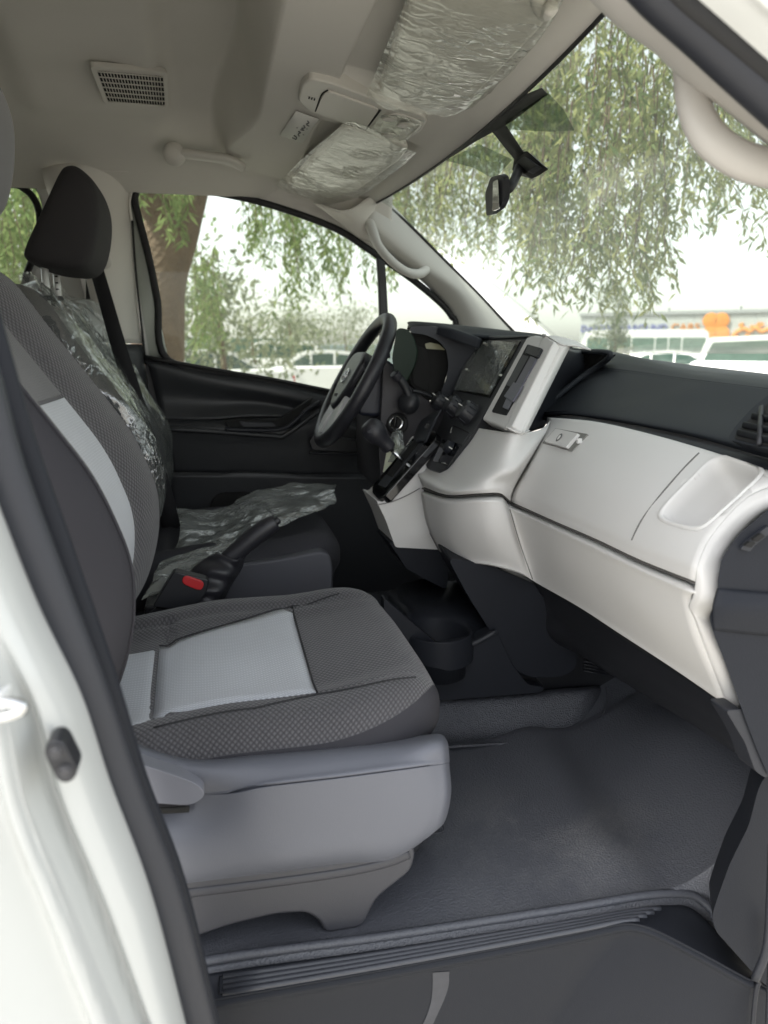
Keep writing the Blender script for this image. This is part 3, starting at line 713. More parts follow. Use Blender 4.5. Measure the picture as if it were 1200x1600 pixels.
# headrest of the near seat, only its edge is near the frame
def headrest(root, yc, m, px_poly, hw=.125):
    P = [V((p.x, 0, p.z)) for p in px_poly]
    ring = roundpoly(P, .03, 6); n = len(ring); c = sum(ring, V())/n
    verts = []; faces = []; cols = 16
    for j in range(cols+1):
        t = -1+2*j/cols; f = (1-abs(t)**3.2)**(1/2.4) if abs(t) < 1 else 0
        f = .84+.16*f if abs(t) < .999 else .80
        for p in ring: verts.append(c+(p-c)*f+V((0, yc+hw*t, 0)))
    for j in range(cols):
        for i in range(n): faces.append((j*n+i, j*n+(i+1) % n, (j+1)*n+(i+1) % n, (j+1)*n+i))
    faces += [tuple(range(n)), tuple(range(cols*n, (cols+1)*n))[::-1]]
    o = obj('headrest', verts, faces, m, root); fixn(o)
    s = o.modifiers.new('soft', 'SUBSURF'); s.levels = 1; s.render_levels = 1
    return o
# ---------------- seat side shield, built from rows running down, columns running forward
YS = .795
cols = [  # for each station: (u, v, Y) top lip, ledge, fold, belly, lower fold, bottom
    [(140, 1125, .84), (138, 1140, .80), (140, 1230, .805), (150, 1300, .80), (160, 1372, .80), (170, 1392, .83)],
    [(175, 1146, .84), (178, 1160, .80), (190, 1235, .834), (220, 1306, .798), (240, 1368, .80), (245, 1390, .83)],
    [(222, 1170, .845), (222, 1181, .802), (245, 1236, .836), (275, 1304, .796), (290, 1362, .80), (296, 1381, .83)],
    [(303, 1187, .845), (305, 1199, .797), (352, 1237, .792), (362, 1305, .791), (372, 1352, .80), (378, 1372, .83)],
    [(408, 1178, .845), (410, 1190, .800), (415, 1226, .777), (430, 1296, .786), (445, 1342, .795), (450, 1360, .83)],
    [(520, 1168, .845), (522, 1180, .799), (526, 1213, .773), (532, 1284, .784), (535, 1330, .795), (538, 1350, .83)],
    [(620, 1158, .845), (622, 1171, .799), (624, 1200, .774), (624, 1270, .784), (612, 1325, .797), (604, 1345, .83)],
    [(672, 1152, .847), (676, 1164, .795), (678, 1192, .788), (680, 1250, .790), (664, 1300, .800), (650, 1316, .83)],
    [(686, 1151, .86), (692, 1164, .82), (694, 1190, .812), (697, 1240, .812), (688, 1283, .820), (672, 1296, .84)],
    [(690, 1152, .93), (696, 1164, .93), (698, 1190, .93), (701, 1238, .93), (692, 1280, .93), (676, 1292, .93)]]
for c in cols: c.insert(3, (c[2][0], c[2][1]+6, c[2][2]+.0006)); c.insert(2, (c[2][0], c[2][1]-5, c[2][2]+(c[1][2]-c[2][2])*.13))
rows = [[pix(u, v, Y=y) for (u, v, y) in c] for c in cols]
patch('side_shield', rows, M_shield, ps, ku=6, kv=7, facing=(0, -1, 0), thick=.004)
# recliner lever lying in its scoop
lv = [(150, 1168), (187, 1182), (232, 1198), (290, 1217), (312, 1228), (321, 1240), (312, 1252), (292, 1259), (225, 1254), (150, 1246)]
M_lever = mat('lever_plastic', (.175, .18, .21), .38, grain=.0004, gscale=700, bstr=.15, var=.03)
prism('recline_lever', PX(lv, Y=.772), (0, .022, 0), M_lever, ps, r=.008, bev=.006, seg=4)
tube('lever_shadow_gap', PX([(205, 1259), (250, 1266), (296, 1264)], Y=.80), .004, M_dkslot, ps, flat=((0, 1, 0), .4))
0 and tube('scoop_lip', PX([(205, 1303), (292, 1299), (325, 1283), (350, 1258), (364, 1238)], Y=.803), .006, M_shield, ps, flat=((0, 1, 0), .55))
# cover behind the lever, towards the backrest
patch('recliner_cover', [PX(r, Y=y) for r, y in (([(120, 1120), (165, 1140), (200, 1160)], .85), ([(120, 1135), (172, 1152), (214, 1172)], .825), ([(120, 1180), (190, 1195), (240, 1205)], .822))], M_shield, ps, facing=(0, -1, 0))
# lower skirt and foot
sk = [(180, 1376), (268, 1376), (372, 1366), (500, 1352), (600, 1334), (646, 1322), (650, 1335), (643, 1362), (590, 1404), (566, 1450), (508, 1460), (499, 1440), (478, 1427), (432, 1430), (360, 1447), (303, 1467), (180, 1490)]
prism('lower_skirt', PX(sk, Y=.812), (0, .03, 0), M_shield2, ps, r=.010, bev=.007, seg=4)
tube('skirt_fold', PX([(255, 1400), (380, 1385), (520, 1366), (600, 1350), (640, 1335)], Y=.812), .006, M_shield2, ps, flat=((0, 1, 0), .35))
box('seat_rail', (.0, .92, FZ+.015), (.34, .05, .03), M_black, ps)
box('seat_rail', (.0, 1.25, FZ+.015), (.34, .05, .03), M_black, ps)
box('seat_pan', (.02, 1.09, -.61), (.46, .44, .10), M_black, ps, bev=.02)
prism('rail_end_cover', PX([(650, 1275), (684, 1262), (692, 1290), (686, 1302), (650, 1304)], Y=.93), (0, .05, 0), M_shield2, ps, r=.008)
tube('rail_clip', PX([(655, 1302), (690, 1300), (692, 1288), (682, 1278)], Y=.925), .0015, M_rubber, ps)

# ---------------- driver seat (far)
DY = 1.81
dseat = empty('driver_seat', (.02, DY, FZ), 'far front seat behind the steering wheel with a black headrest', 'seat', 'front seats')
M_dcloth = mat('driver_cloth', (.048, .048, .056), .85, grain=.0006, gscale=900, bstr=.5, var=.08, spec=.25)
make_cushion(dseat, DY, .25, dz=.022, dx=-.015, mfab=M_dcloth, mside=M_dcloth)
make_back(dseat, DY, .235, cover=False, mside=M_dcloth, dx=-.025)
M_hr = mat('headrest_cloth', (.042, .040, .042), .9, grain=.0004, gscale=1500, bstr=.5, var=.05, spec=.2)
HRX = [(45, 411), (46, 398), (104, 272), (114, 266), (128, 266), (152, 287), (164, 322), (164, 362), (156, 404), (142, 426), (120, 430), (75, 424)]
headrest(dseat, DY+.02, M_hr, PX(HRX, Y=DY-.02), .13)
headrest(ps, PYC, M_upper, [V((p.x-.035, 0, p.z+.0)) for p in PX(HRX, Y=DY-.02)], .125)
M_wrap = mat('wrapped_post', (.70, .71, .69), .25, coat=.5, var=.08)
def post(u0, v0, u1, v1, y):
    o = tube('headrest_post', PX([(u0, v0), (u1, v1)], Y=y), .0075, M_wrap, dseat, k=2, n=12)
post(70, 418, 74, 480, 1.76); post(88, 420, 92, 480, 1.88)
for k in range(3): box('post_notch', pix(88+k*.8, 432+k*10, Y=1.872), (.006, .004, .003), M_dkslot, dseat, bev=.0004)
for (u, y) in ((74, 1.76), (91, 1.88)): lathe('post_guide', pix(u, 470, Y=y), (-.1, 0, 1), [(.012, 0), (.012, .006), (.008, .010)], M_black, dseat)
# driver seat side shield
sh = [(330, 894), (350, 885), (440, 873), (500, 861), (515, 866), (520, 885), (520, 935), (505, 975), (330, 990)]
prism('side_shield', PX(sh, Y=1.548), (0, .04, 0), mat('driver_shield', (.085, .087, .103), .5, grain=.0005, gscale=700), dseat, r=.015, bev=.006)
box('seat_pan', (.0, 1.83, -.60), (.44, .44, .16), M_black, dseat, bev=.02)

# ---------------- plastic bag over the driver's backrest
def wr(p, s, t, amp=.012, sc=16, seed=1):
    """long soft folds with sharp crests plus a few small crumples"""
    d1 = (p.x*.8+p.z*.25, p.y*1.1+p.z*.5, p.z*.18)
    a = abs(nz3(d1, sc, seed)); b = abs(nz3((p.x+p.z*.5, p.y*.9-p.z*.4, p.z*.5), sc*1.9, seed+3))
    m = sm(-.15, .3, nz3(p, 5, seed+9))
    return amp*(.8-2.6*min(a, .4))+amp*.55*m*(1-2.6*min(b, .4))
zs_ = [-.44, -.36, -.28, -.20, -.13, -.07, -.02, .02, .05, .08, .105, .118]
rows = []
for i, z in enumerate(zs_):
    w = .238*(1-.10*sm(-.10, .13, z)); xb = smooth_back(z)-.019
    top = sm(.05, .118, z)
    rr = []
    for q, d in ((-.75, -.19), (-1.03, -.15), (-1.08, -.06), (-1.02, .004), (-.7, .012), (-.3, -.004), (.1, -.012), (.5, -.002), (.8, .014), (1.02, .006), (1.06, -.07), (1.0, -.15)):
        rr.append(V((xb+d*.87*(1-top*.55)-.02*top, DY+q*w*(1-.10*top), z+.025+d*.3)))
    rows.append(rr)
bag = patch('plastic_seat_cover', rows, M_film4, None, ku=9, kv=10, thick=0, facing=(1, 0, 0), fn=lambda p, s, t: p+V((1, -.5, .3)).normalized()*wr(p, s, t, .010, 12))
tag(bag, 'shiny wrinkled clear plastic bag pulled over the backrest of the far seat', 'plastic cover', 'clear plastic protection bags')
# loose gathered top of the bag behind the posts
rows = [[pix(u, v, Y=y+.05) for u, v, y in r] for r in (
    ((25, 448, 1.95), (60, 440, 1.98), (100, 462, 1.98), (140, 470, 2.0), (170, 490, 2.02)),
    ((35, 475, 1.85), (75, 468, 1.85), (115, 480, 1.88), (150, 478, 1.95), (190, 530, 1.98)),
    ((60, 500, 1.80), (100, 500, 1.80), (140, 520, 1.88), (175, 530, 1.94), (215, 600, 1.98)),
    ((90, 560, 1.80), (130, 560, 1.84), (170, 600, 1.90), (205, 640, 1.95), (240, 690, 2.0)),
    ((130, 640, 1.84), (170, 640, 1.86), (210, 690, 1.92), (245, 720, 1.97), (272, 760, 2.02)))]
bag2 = patch('plastic_sheet', rows, M_film3, None, ku=12, kv=12, thick=0, fn=lambda p, s, t: p+V((.6, -.8, .2))*wr(p, s, t, .012, 20, 5))
tag(bag2, 'loose clear plastic gathered around the shoulder of the far seat beside the belt', 'plastic sheet', 'clear plastic protection bags')
# ---------------- plastic on the driver's cushion
rows = [[pix(u, v, Y=y) for u, v, y in r] for r in (
    ((276, 800, 1.95), (340, 800, 1.95), (400, 772, 2.0), (460, 760, 2.02), (526, 764, 1.95)),
    ((282, 832, 1.78), (345, 830, 1.78), (405, 800, 1.82), (462, 785, 1.85), (522, 775, 1.82)),
    ((272, 865, 1.66), (335, 850, 1.66), (395, 830, 1.66), (450, 812, 1.66), (520, 792, 1.72)),
    ((248, 890, 1.56), (300, 880, 1.54), (350, 868, 1.54), (400, 845, 1.56), (440, 828, 1.60)),
    ((238, 915, 1.50), (268, 912, 1.49), (300, 905, 1.49), (335, 890, 1.50), (370, 860, 1.53)),
    ((222, 945, 1.46), (240, 935, 1.455), (262, 925, 1.45), (290, 905, 1.45), (330, 885, 1.47)))]
bag3 = patch('plastic_bag', rows, M_film3, None, ku=12, kv=12, thick=0, facing=(0, -1, 1), fn=lambda p, s, t: p+V((0, -.3, 1))*(.006+wr(p, s, t, .0075, 19, 9)))
tag(bag3, 'crumpled empty clear plastic bag lying on the far seat cushion over the handbrake', 'plastic bag', 'clear plastic protection bags')

# ---------------- seat belt on the far pillar
bl = [(150, 415, 2.05), (166, 470, 1.99), (186, 540, 1.95), (208, 610, 1.93), (232, 690, 1.92), (256, 770, 1.92), (270, 830, 1.93)]
belt = patch('seat_belt', [[pix(u-11-.01*(v-400), v+3, Y=y), pix(u+9+.01*(v-400), v-3, Y=y-.004)] for u, v, y in bl], M_belt, None, ku=2, kv=6, thick=.0015)
tag(belt, 'black webbing seat belt hanging from the pillar behind the far headrest', 'seat belt')
dk = prism('seat_belt', PX([(134, 436), (142, 470), (160, 540), (150, 520), (134, 470)], Y=2.09), (0, .003, 0), M_belt, None, bev=.0005)
tag(dk, 'second run of dark webbing behind the hanging seat belt at the pillar', 'seat belt')

# ---------------- parking brake and buckle
hb = empty('parking_brake', (.0, 1.43, -.5), 'black leatherette parking brake lever raised between the two seats with a creased boot', 'hand brake')
g = PX([(300, 935), (348, 880), (372, 860), (398, 838), (420, 822), (431, 815)], Y=1.44)
tube('lever_grip', g[1:], [.016, .0175, .0185, .018, .015], M_leatherette, hb, k=6, n=16, flat=((0, 1, 0), 1.0))
lathe('release_button', pix(430, 816, Y=1.44), (pix(436, 811, Y=1.44)-pix(420, 822, Y=1.44)), [(.0075, 0), (.0075, .008), (.006, .010)], M_black, hb, n=16)
def boot(p, s, t): return p+V((0, -1, .2))*(.004*math.sin(s*22+2*math.sin(t*4)))
rows = [[pix(u, v, Y=y) for u, v, y in r] for r in (
    ((340, 862, 1.445), (352, 868, 1.425), (372, 874, 1.42), (384, 858, 1.45)),
    ((310, 880, 1.44), (330, 888, 1.41), (362, 892, 1.41), (380, 884, 1.45)),
    ((285, 905, 1.44), (310, 915, 1.40), (350, 915, 1.40), (368, 905, 1.45)),
    ((265, 930, 1.44), (300, 940, 1.39), (338, 940, 1.39), (352, 935, 1.45)),
    ((240, 965, 1.44), (290, 980, 1.385), (335, 975, 1.385), (352, 960, 1.45)))]
patch('boot', rows, M_leatherette, hb, ku=8, kv=9, fn=boot, thick=.003)
box('boot_base', (-.03, 1.46, -.53), (.30, .13, .06), M_black, hb, bev=.015)
bk = empty('belt_buckle', (-.03, 1.38, -.5), 'black seat belt buckle with a bright red release button beside the near cushion', 'buckle')
prism('buckle_housing', PX([(272, 893), (326, 906), (322, 928), (306, 946), (296, 956), (238, 948)], Y=1.37), (0, .028, 0), M_black, bk, r=.006, bev=.004)
prism('release_button', PX([(286, 902), (292, 900), (316, 908), (319, 914), (315, 922), (308, 922), (288, 914), (284, 909)], Y=1.366), (0, .012, 0), M_red, bk, r=.004, bev=.002)
tube('buckle_stalk', PX([(240, 965), (262, 945)], Y=1.385), .012, M_black, bk, flat=((0, 1, 0), .4))
# centre box between the seats under the brake
cb = prism('centre_floor_box', [pix(225, 945, Y=1.40), pix(345, 960, Y=1.40), pix(350, 1020, Y=1.40), pix(230, 1060, Y=1.40)], (0, .14, 0), M_black, None, r=.01, bev=.006)
tag(cb, 'low black plastic box on the floor between the seats carrying the parking brake', 'console box')
#--------------------------------------------------PART4
# ================================================================== DASHBOARD
dash = empty('dashboard', (.75, 1.42, -.6), 'two tone dashboard, charcoal pad above pale grey glovebox fascia, spanning the cabin under the windshield', 'dashboard')
SP = dict(n=(1, 0, -.70), d=.58)            # raked face of the centre stack
def sp(l, off=0): return [pix(u, v, n=(1, 0, -.70), d=.58+off) for u, v in l]
SN = V((-1, 0, .70)).normalized()
# upper pad
rows = [[pix(u, v, X=x) for u, v, x in r] for r in (
    ((700, 548, 1.16), (905, 552, 1.16), (960, 554, 1.15), (1080, 570, 1.13), (1200, 584, 1.10), (1400, 608, 1.05)),
    ((700, 549, 1.0), (903, 549, .97), (953, 549, .94), (1080, 578, .90), (1200, 590, .87), (1400, 612, .85)),
    ((720, 560, .86), (900, 566, .86), (948, 561, .84), (1078, 583, .82), (1200, 598, .80), (1400, 622, .78)),
    ((730, 575, .82), (895, 582, .80), (946, 577, .785), (1076, 593, .775), (1200, 608, .765), (1400, 634, .75)))]
patch('upper_pad', rows, M_dash, dash, ku=7, kv=5, facing=(-.5, 0, 1), thick=.006)
rows = [[pix(u, v, X=x) for u, v, x in r] for r in (
    ((893, 583, .800), (946, 577, .785), (1076, 593, .775), (1200, 608, .765), (1400, 636, .75)),
    ((886, 590, .785), (945, 584, .772), (1078, 600, .762), (1200, 616, .752), (1400, 645, .74)),
    ((862, 620, .70), (925, 616, .70), (1072, 632, .70), (1200, 655, .695), (1400, 690, .69)),
    ((838, 646, .625), (905, 643, .63), (1065, 668, .635), (1200, 702, .635), (1400, 752, .63)),
    ((836, 650, .622), (900, 650, .628), (1062, 678, .632), (1200, 716, .632), (1400, 766, .63)))]
patch('airbag_cover', rows, M_dash, dash, ku=8, kv=6, facing=(-1, 0, .5), thick=.006)
# hollow between pad and fascia, dark lip
rows = [[pix(u, v, X=x) for u, v, x in r] for r in (
    ((832, 648, .66), (900, 648, .66), (1062, 676, .66), (1200, 712, .66), (1400, 764, .66)),
    ((850, 652, .618), (915, 655, .618), (1062, 686, .618), (1200, 722, .618), (1400, 778, .62)),
    ((855, 660, .606), (930, 664, .606), (1060, 697, .606), (1200, 745, .606), (1400, 812, .606)),
    ((858, 668, .63), (930, 672, .63), (1060, 706, .63), (1200, 755, .63), (1400, 825, .63)))]
patch('pad_lip', rows, M_navy, dash, ku=8, kv=5, facing=(-1, 0, .5), thick=.006)
# well beside the stack
patch('stack_side_well', [px3(r) for r in (((879, 540, .60), (893, 546, .69), (912, 549, .80)), ((866, 566, .585), (888, 572, .69), (918, 576, .80)), ((848, 602, .565), (866, 604, .66), (896, 604, .77)), ((828, 640, .54), (842, 642, .60), (866, 640, .68)), ((810, 676, .51), (818, 676, .55), (846, 668, .63)))], M_navy, dash, facing=(-1, -1, 0), thick=.004)
prism('pad_slot', PX([(902, 553), (942, 554), (930, 566), (915, 576), (908, 566)], X=.775), (.03, 0, 0), M_dkslot, dash, r=.003, bev=.001)
tube('slot_rim', PX([(884, 545), (905, 549), (948, 551), (952, 558), (935, 572), (905, 592), (870, 620), (838, 646)], X=.77)[:5]+[pix(905, 592, X=.74), pix(870, 620, X=.68), pix(836, 648, X=.622)], .006, M_dash, dash, k=5)
# airbag lettering, faint and moulded
def text(name, body, c, right, up, size, m, parent, depth=.0008, align='CENTER'):
    cu = bpy.data.curves.new(name, 'FONT'); cu.body = body; cu.size = size; cu.extrude = depth; cu.align_x = align; cu.align_y = 'CENTER'
    o = bpy.data.objects.new(name, cu); COL.objects.link(o)
    dg = bpy.context.evaluated_depsgraph_get(); me = bpy.data.meshes.new_from_object(o.evaluated_get(dg)); bpy.data.objects.remove(o)
    o = bpy.data.objects.new(name, me); COL.objects.link(o); me.materials.clear(); me.materials.append(m)
    r = V(right).normalized(); u_ = V(up); u_ = (u_-r*u_.dot(r)).normalized(); n = r.cross(u_)
    R = Matrix((r, u_, n)).transposed()
    for v in me.vertices: v.co = R @ v.co
    WORLD[o.name] = V(c)
    o.location = V(c) - ((WORLD.get(parent.name) or ROOTLOC[parent.name]) if parent else V((0, 0, 0)))
    if parent: o.parent = parent
    return o
a_, b_ = pix(1085, 667, X=.668), pix(1120, 674, X=.668)
text('moulded_lettering', 'AIRBAG', (a_+b_)/2+V((-.004, 0, .003)), b_-a_, (.5, 0, .8), .013, mat('moulded_mark', (.05, .053, .062), .5), dash, .0006)
# side air vent
vp = [(1136, 686), (1150, 664), (1178, 634), (1215, 606), (1300, 640), (1290, 730), (1215, 705), (1150, 690)]
prism('vent_surround', sp2 if False else [pix(u, v, n=(1, 0, -1.35), d=.735) for u, v in vp], V((.02, 0, -.01)), M_dash, dash, r=.008, bev=.005)
vi = [(1146, 684), (1158, 667), (1184, 642), (1212, 622), (1290, 650), (1280, 716), (1215, 700), (1156, 688)]
prism('vent_opening', [pix(u, v, n=(1, 0, -1.35), d=.733)for u, v in vi], V((.01, 0, -.006)), M_dkslot, dash, r=.006, bev=.001)
for k, (a, b) in enumerate((((1162, 664), (1290, 690)), ((1176, 650), (1290, 672)), ((1153, 676), (1290, 708)))):
    tube('vent_slat', [pix(*a, n=(1, 0, -1.35), d=.729), pix(*b, n=(1, 0, -1.35), d=.729)], .0042, M_navy, dash, k=2, flat=((1, 0, 0), .5))
tube('vent_blade', [pix(1190, 636, n=(1, 0, -1.35), d=.727), pix(1186, 694, n=(1, 0, -1.35), d=.727)], .003, M_black, dash, k=2)

# pale fascia: upper (glovebox lid, tray) and lower panel
U = [[(855, 652, .606), (925, 658, .603), (1000, 674, .603), (1100, 702, .603), (1240, 748, .603)],
     [(850, 680, .57), (915, 690, .565), (990, 712, .565), (1080, 745, .565), (1168, 776, .565)],
     [(828, 720, .53), (890, 735, .525), (965, 765, .525), (1040, 800, .525), (1112, 836, .525)],
     [(808, 756, .508), (870, 785, .502), (940, 815, .502), (1010, 848, .502), (1091, 880, .502)],
     [(800, 775, .500), (866, 805, .4995), (932, 833, .4995), (1001, 866, .4995), (1088, 900, .4995)],
     [(799, 784, .502), (866, 814, .500), (931, 842, .500), (1001, 875, .500), (1087, 909, .500)]]
U3 = [px3(r) for r in U]
fas = patch('glovebox_fascia', U3, M_greige, dash, ku=8, kv=7, facing=(-1, -.3, .4), thick=.004)
# centre fascia, wraps into the stack
C = [[(862, 655, .604), (842, 672, .560), (800, 676, .49), (740, 668, .455), (700, 665, .44)],
     [(850, 682, .567), (825, 700, .520), (785, 704, .47), (730, 700, .44), (690, 695, .425)],
     [(828, 720, .528), (802, 733, .480), (768, 730, .445), (715, 726, .42), (668, 718, .41)],
     [(808, 756, .508), (785, 753, .468), (750, 752, .432), (700, 750, .404), (654, 735, .400)],
     [(800, 775, .500), (782, 764, .465), (748, 764, .428), (698, 765, .398), (655, 746, .394)],
     [(799, 784, .502), (782, 771, .467), (748, 771, .430), (698, 773, .402), (660, 760, .400)]]
C3 = [px3(r) for r in C]
for k in range(4):
    for c in ((2, 3, 4) if k else (3, 4)): C3[k][c] = sp([C[k][c][:2]], .0045 if k < 3 else .001)[0]
C3[0][2] = sp([(800, 676)], .003)[0]
patch('centre_fascia', C3, M_greige, dash, ku=7, kv=7, facing=(-1, -.3, .4), thick=.004)
Lw = [[(664, 768, .412), (698, 777, .414), (748, 775, .442), (782, 775, .478), (799, 788, .512), (866, 818, .510), (931, 846, .510), (1001, 879, .510), (1086, 913, .510)],
      [(658, 770, .398), (697, 783, .400), (748, 781, .428), (783, 781, .465), (801, 795, .498), (866, 826, .497), (930, 855, .497), (999, 889, .497), (1084, 925, .497)],
      [(660, 785, .398), (698, 796, .400), (750, 793, .430), (787, 793, .468), (805, 807, .503), (866, 838, .503), (929, 868, .503), (998, 902, .503), (1078, 940, .503)],
      [(667, 820, .405), (702, 832, .410), (756, 832, .442), (798, 835, .486), (818, 850, .520), (880, 885, .522), (943, 920, .524), (1015, 965, .524), (1093, 1000, .522)],
      [(684, 856, .42), (712, 868, .428), (765, 874, .465), (812, 886, .512), (836, 902, .540), (900, 938, .55), (965, 978, .556), (1045, 1030, .562), (1126, 1078, .556)],
      [(690, 862, .425), (718, 877, .436), (768, 884, .472), (814, 897, .520), (842, 913, .548), (904, 948, .558), (968, 990, .564), (1048, 1042, .570), (1138, 1104, .567)],
      [(700, 860, .46), (730, 872, .47), (780, 884, .51), (822, 895, .56), (852, 910, .585), (915, 945, .60), (980, 988, .605), (1060, 1040, .61), (1142, 1098, .60)]]
patch('lower_fascia', [px3(r) for r in Lw], M_greige, dash, ku=6, kv=6, facing=(-1, -.3, 0), thick=.004)
# pale rim turning round the near end
ri = [(1240, 748, .603), (1168, 776, .565), (1112, 836, .525), (1091, 880, .502), (1087, 906, .499), (1083, 930, .499), (1076, 946, .503), (1082, 962, .510), (1100, 1018, .534), (1120, 1066, .553), (1136, 1104, .567)]
rm = [(1262, 752, .603), (1188, 776, .570), (1140, 822, .535), (1112, 862, .510), (1105, 900, .502), (1106, 926, .503), (1092, 950, .510), (1097, 970, .516), (1116, 1022, .540), (1134, 1066, .560), (1148, 1104, .570)]
rx = [(1285, 768, .61), (1200, 796, .582), (1152, 836, .555), (1126, 872, .530), (1121, 906, .520), (1121, 938, .520), (1107, 962, .525), (1113, 985, .532), (1131, 1032, .548), (1146, 1074, .564), (1158, 1105, .577)]
rows = [px3(ri), px3(rm), px3(rx), [p+V((.025, .02, 0)) for p in px3(rx)]]
rows[1] = [a.lerp(b, .5)+V((-.006, -.004, 0)) for a, b in zip(rows[0], rows[2])]
patch('fascia_end_rim', rows, M_greige, dash, ku=6, kv=5, facing=(-1, -1, 0), thick=.003)
# dark end cap with the small demister slot
ec = [(1290, 766), (1204, 793), (1154, 834), (1127, 872), (1121, 906), (1121, 938), (1107, 962), (1113, 985), (1131, 1032), (1158, 1106), (1180, 1165), (1200, 1212), (1330, 1260), (1400, 900)]
ec3 = []
for i, (u, v) in enumerate(ec):
    t = rx[min(i, 10)][2] if i < 11 else .62
    ec3.append(pix(u, v, Y=.672 if i != 0 else .672))
prism('end_cap', ec3, (.05, .035, 0), M_navy, dash, r=.006, bev=.005)
rows = [[pix(u, v, Y=y) for u, v, y in r] for r in (((1124, 920, .6705), (1150, 922, .6700), (1200, 926, .6695), (1330, 934, .669)), ((1114, 950, .669), (1140, 952, .663), (1200, 956, .662), (1330, 964, .662)), ((1116, 985, .671), (1140, 988, .6705), (1200, 994, .670), (1330, 1002, .670)))]
patch('end_cap_fold', rows, M_navy, dash, facing=(0, -1, 0), thick=.004)
prism('side_slot', PX([(1157, 858), (1166, 848), (1200, 822), (1210, 828), (1180, 852), (1172, 862)], Y=.668), (0, .006, 0), M_rubber, dash, r=.002, bev=.002)
for q in ([(1164, 853), (1172, 846), (1181, 848), (1174, 856)], [(1176, 843), (1190, 833), (1196, 838), (1183, 847)]):
    prism('slot_opening', PX(q, Y=.665), (0, .004, 0), M_dkslot, dash, r=.001, bev=.0005)
# black knee panel below the fascia
kr = [[(700, 872, .50), (790, 893, .54), (850, 918, .585), (915, 955, .60), (980, 1000, .605), (1060, 1050, .61), (1165, 1118, .60)],
      [(720, 905, .52), (800, 930, .56), (860, 955, .595), (925, 1000, .61), (985, 1040, .615), (1080, 1100, .62), (1180, 1165, .605)],
      [(740, 960, .56), (830, 990, .60), (900, 1020, .63), (950, 1050, .645), (1000, 1082, .65), (1110, 1150, .65), (1200, 1213, .64)],
      [(760, 960, .75), (850, 990, .75), (920, 1020, .75), (960, 1050, .76), (1010, 1078, .77), (1110, 1140, .78), (1230, 1205, .78)]]
patch('knee_panel', [px3(r) for r in kr], M_black, dash, ku=5, kv=5, facing=(-1, 0, -1), thick=.006)
prism('knee_panel_end', PX([(1134, 1110), (1162, 1108), (1202, 1212), (1196, 1216), (1180, 1205), (1164, 1160)], Y=.675), (0, .03, 0), M_rubber, dash, r=.006, bev=.004)
# joint lines
M_line = mat('joint_shadow', (.16, .155, .15), .8)
def joint(l, rr=.0011, m=M_line, nm='panel_joint'): return tube(nm, px3(l), rr, m, dash, k=6, n=6)
tube('panel_joint', onmesh(fas, [(1092, 708), (1070, 730), (1035, 770), (1003, 812), (988, 842), (984, 868)], -.0006), .0016, M_line, dash, k=7, n=8)
joint([(790, 778, .499), (797, 797, .4935), (812, 848, .5105), (832, 905, .536)], .0008)
# gap between upper and lower fascia
joint([(799, 786, .5035), (866, 816, .5025), (931, 844, .5025), (1001, 877, .5025), (1087, 911, .5025)], .0018, mat('gap_shadow', (.10, .095, .09), .9), 'fascia_gap')
joint([(660, 763, .407), (698, 775, .406), (748, 773, .434), (782, 773, .472), (799, 786, .504)], .0018, bpy.data.materials['gap_shadow'], 'fascia_gap')
tube('fascia_gap_backing', px3([(662, 764, .425), (700, 775, .423), (750, 773, .452), (784, 773, .488), (801, 786, .520), (868, 816, .520), (933, 844, .520), (1003, 877, .520), (1086, 909, .520)]), .009, M_dkslot, dash, k=4, n=8)
# glovebox latch
def area(o, l, off): return onmesh(o, l, off)
tl = tplane(fas, 885, 688)
prism('latch_recess', tl([(847, 692), (868, 669), (918, 678), (893, 705)], .0012), V((.003, 0, -.002)), mat('latch_shadow', (.22, .215, .20), .7), dash, r=.002, bev=.0003)
prism('glovebox_latch', tl([(850, 689), (868, 669), (903, 677), (884, 699)], .0065), V((.006, 0, -.004)), M_greige, dash, r=.003, bev=.0012)
lathe('latch_lock', tl([(874, 684)], .0072)[0], SN, [(.0080, 0), (.0080, .0012), (.0060, .0018)], M_ink, dash, sx=.75)
lathe('lock_core', tl([(873.6, 683.5)], .009)[0], SN, [(.0045, 0), (.0045, .0010)], M_greige, dash, sx=.7)
box('latch_pin', tl([(905, 689)], .004)[0], (.008, .005, .008), M_greige, dash, bev=.001)
# storage tray beside the lid
tr = [(1110, 722), (1130, 717), (1188, 733), (1182, 748), (1140, 786), (1102, 820), (1085, 824), (1042, 812), (1034, 802), (1050, 782)]
def round2(l, r, k=5):
    q = roundpoly([V((a, b, 0)) for a, b in l], r, k); return [(p.x, p.y) for p in q]
def shrink(l, f):
    cx = sum(a[0] for a in l)/len(l); cy = sum(a[1] for a in l)/len(l); return [(cx+(a-cx)*f, cy+(b-cy)*f) for a, b in l]
t2 = round2(tr, 14)
LP = [onmesh(fas, shrink(t2, 1.13), .0002), onmesh(fas, shrink(t2, 1.09), .0022), onmesh(fas, shrink(t2, 1.03), .0022), onmesh(fas, t2, -.001)]
dp = V((.040, .008, -.038)); inner = LP[-1]; c_ = sum(inner, V())/len(inner)
LP.append([c_+(p-c_)*.95+dp*.35 for p in inner]); LP.append([c_+(p-c_)*.88+dp*.95 for p in inner]); LP.append([c_+(p-c_)*.6+dp*1.05 for p in inner]); LP.append([c_+dp*1.05+(p-c_)*.01 for p in inner])
vv = [p for l in LP for p in l]; nL = len(inner)
fc = [(i*nL+j, i*nL+(j+1) % nL, (i+1)*nL+(j+1) % nL, (i+1)*nL+j) for i in range(len(LP)-1) for j in range(nL)]
o = obj('storage_tray', vv, fc, M_greige, dash)
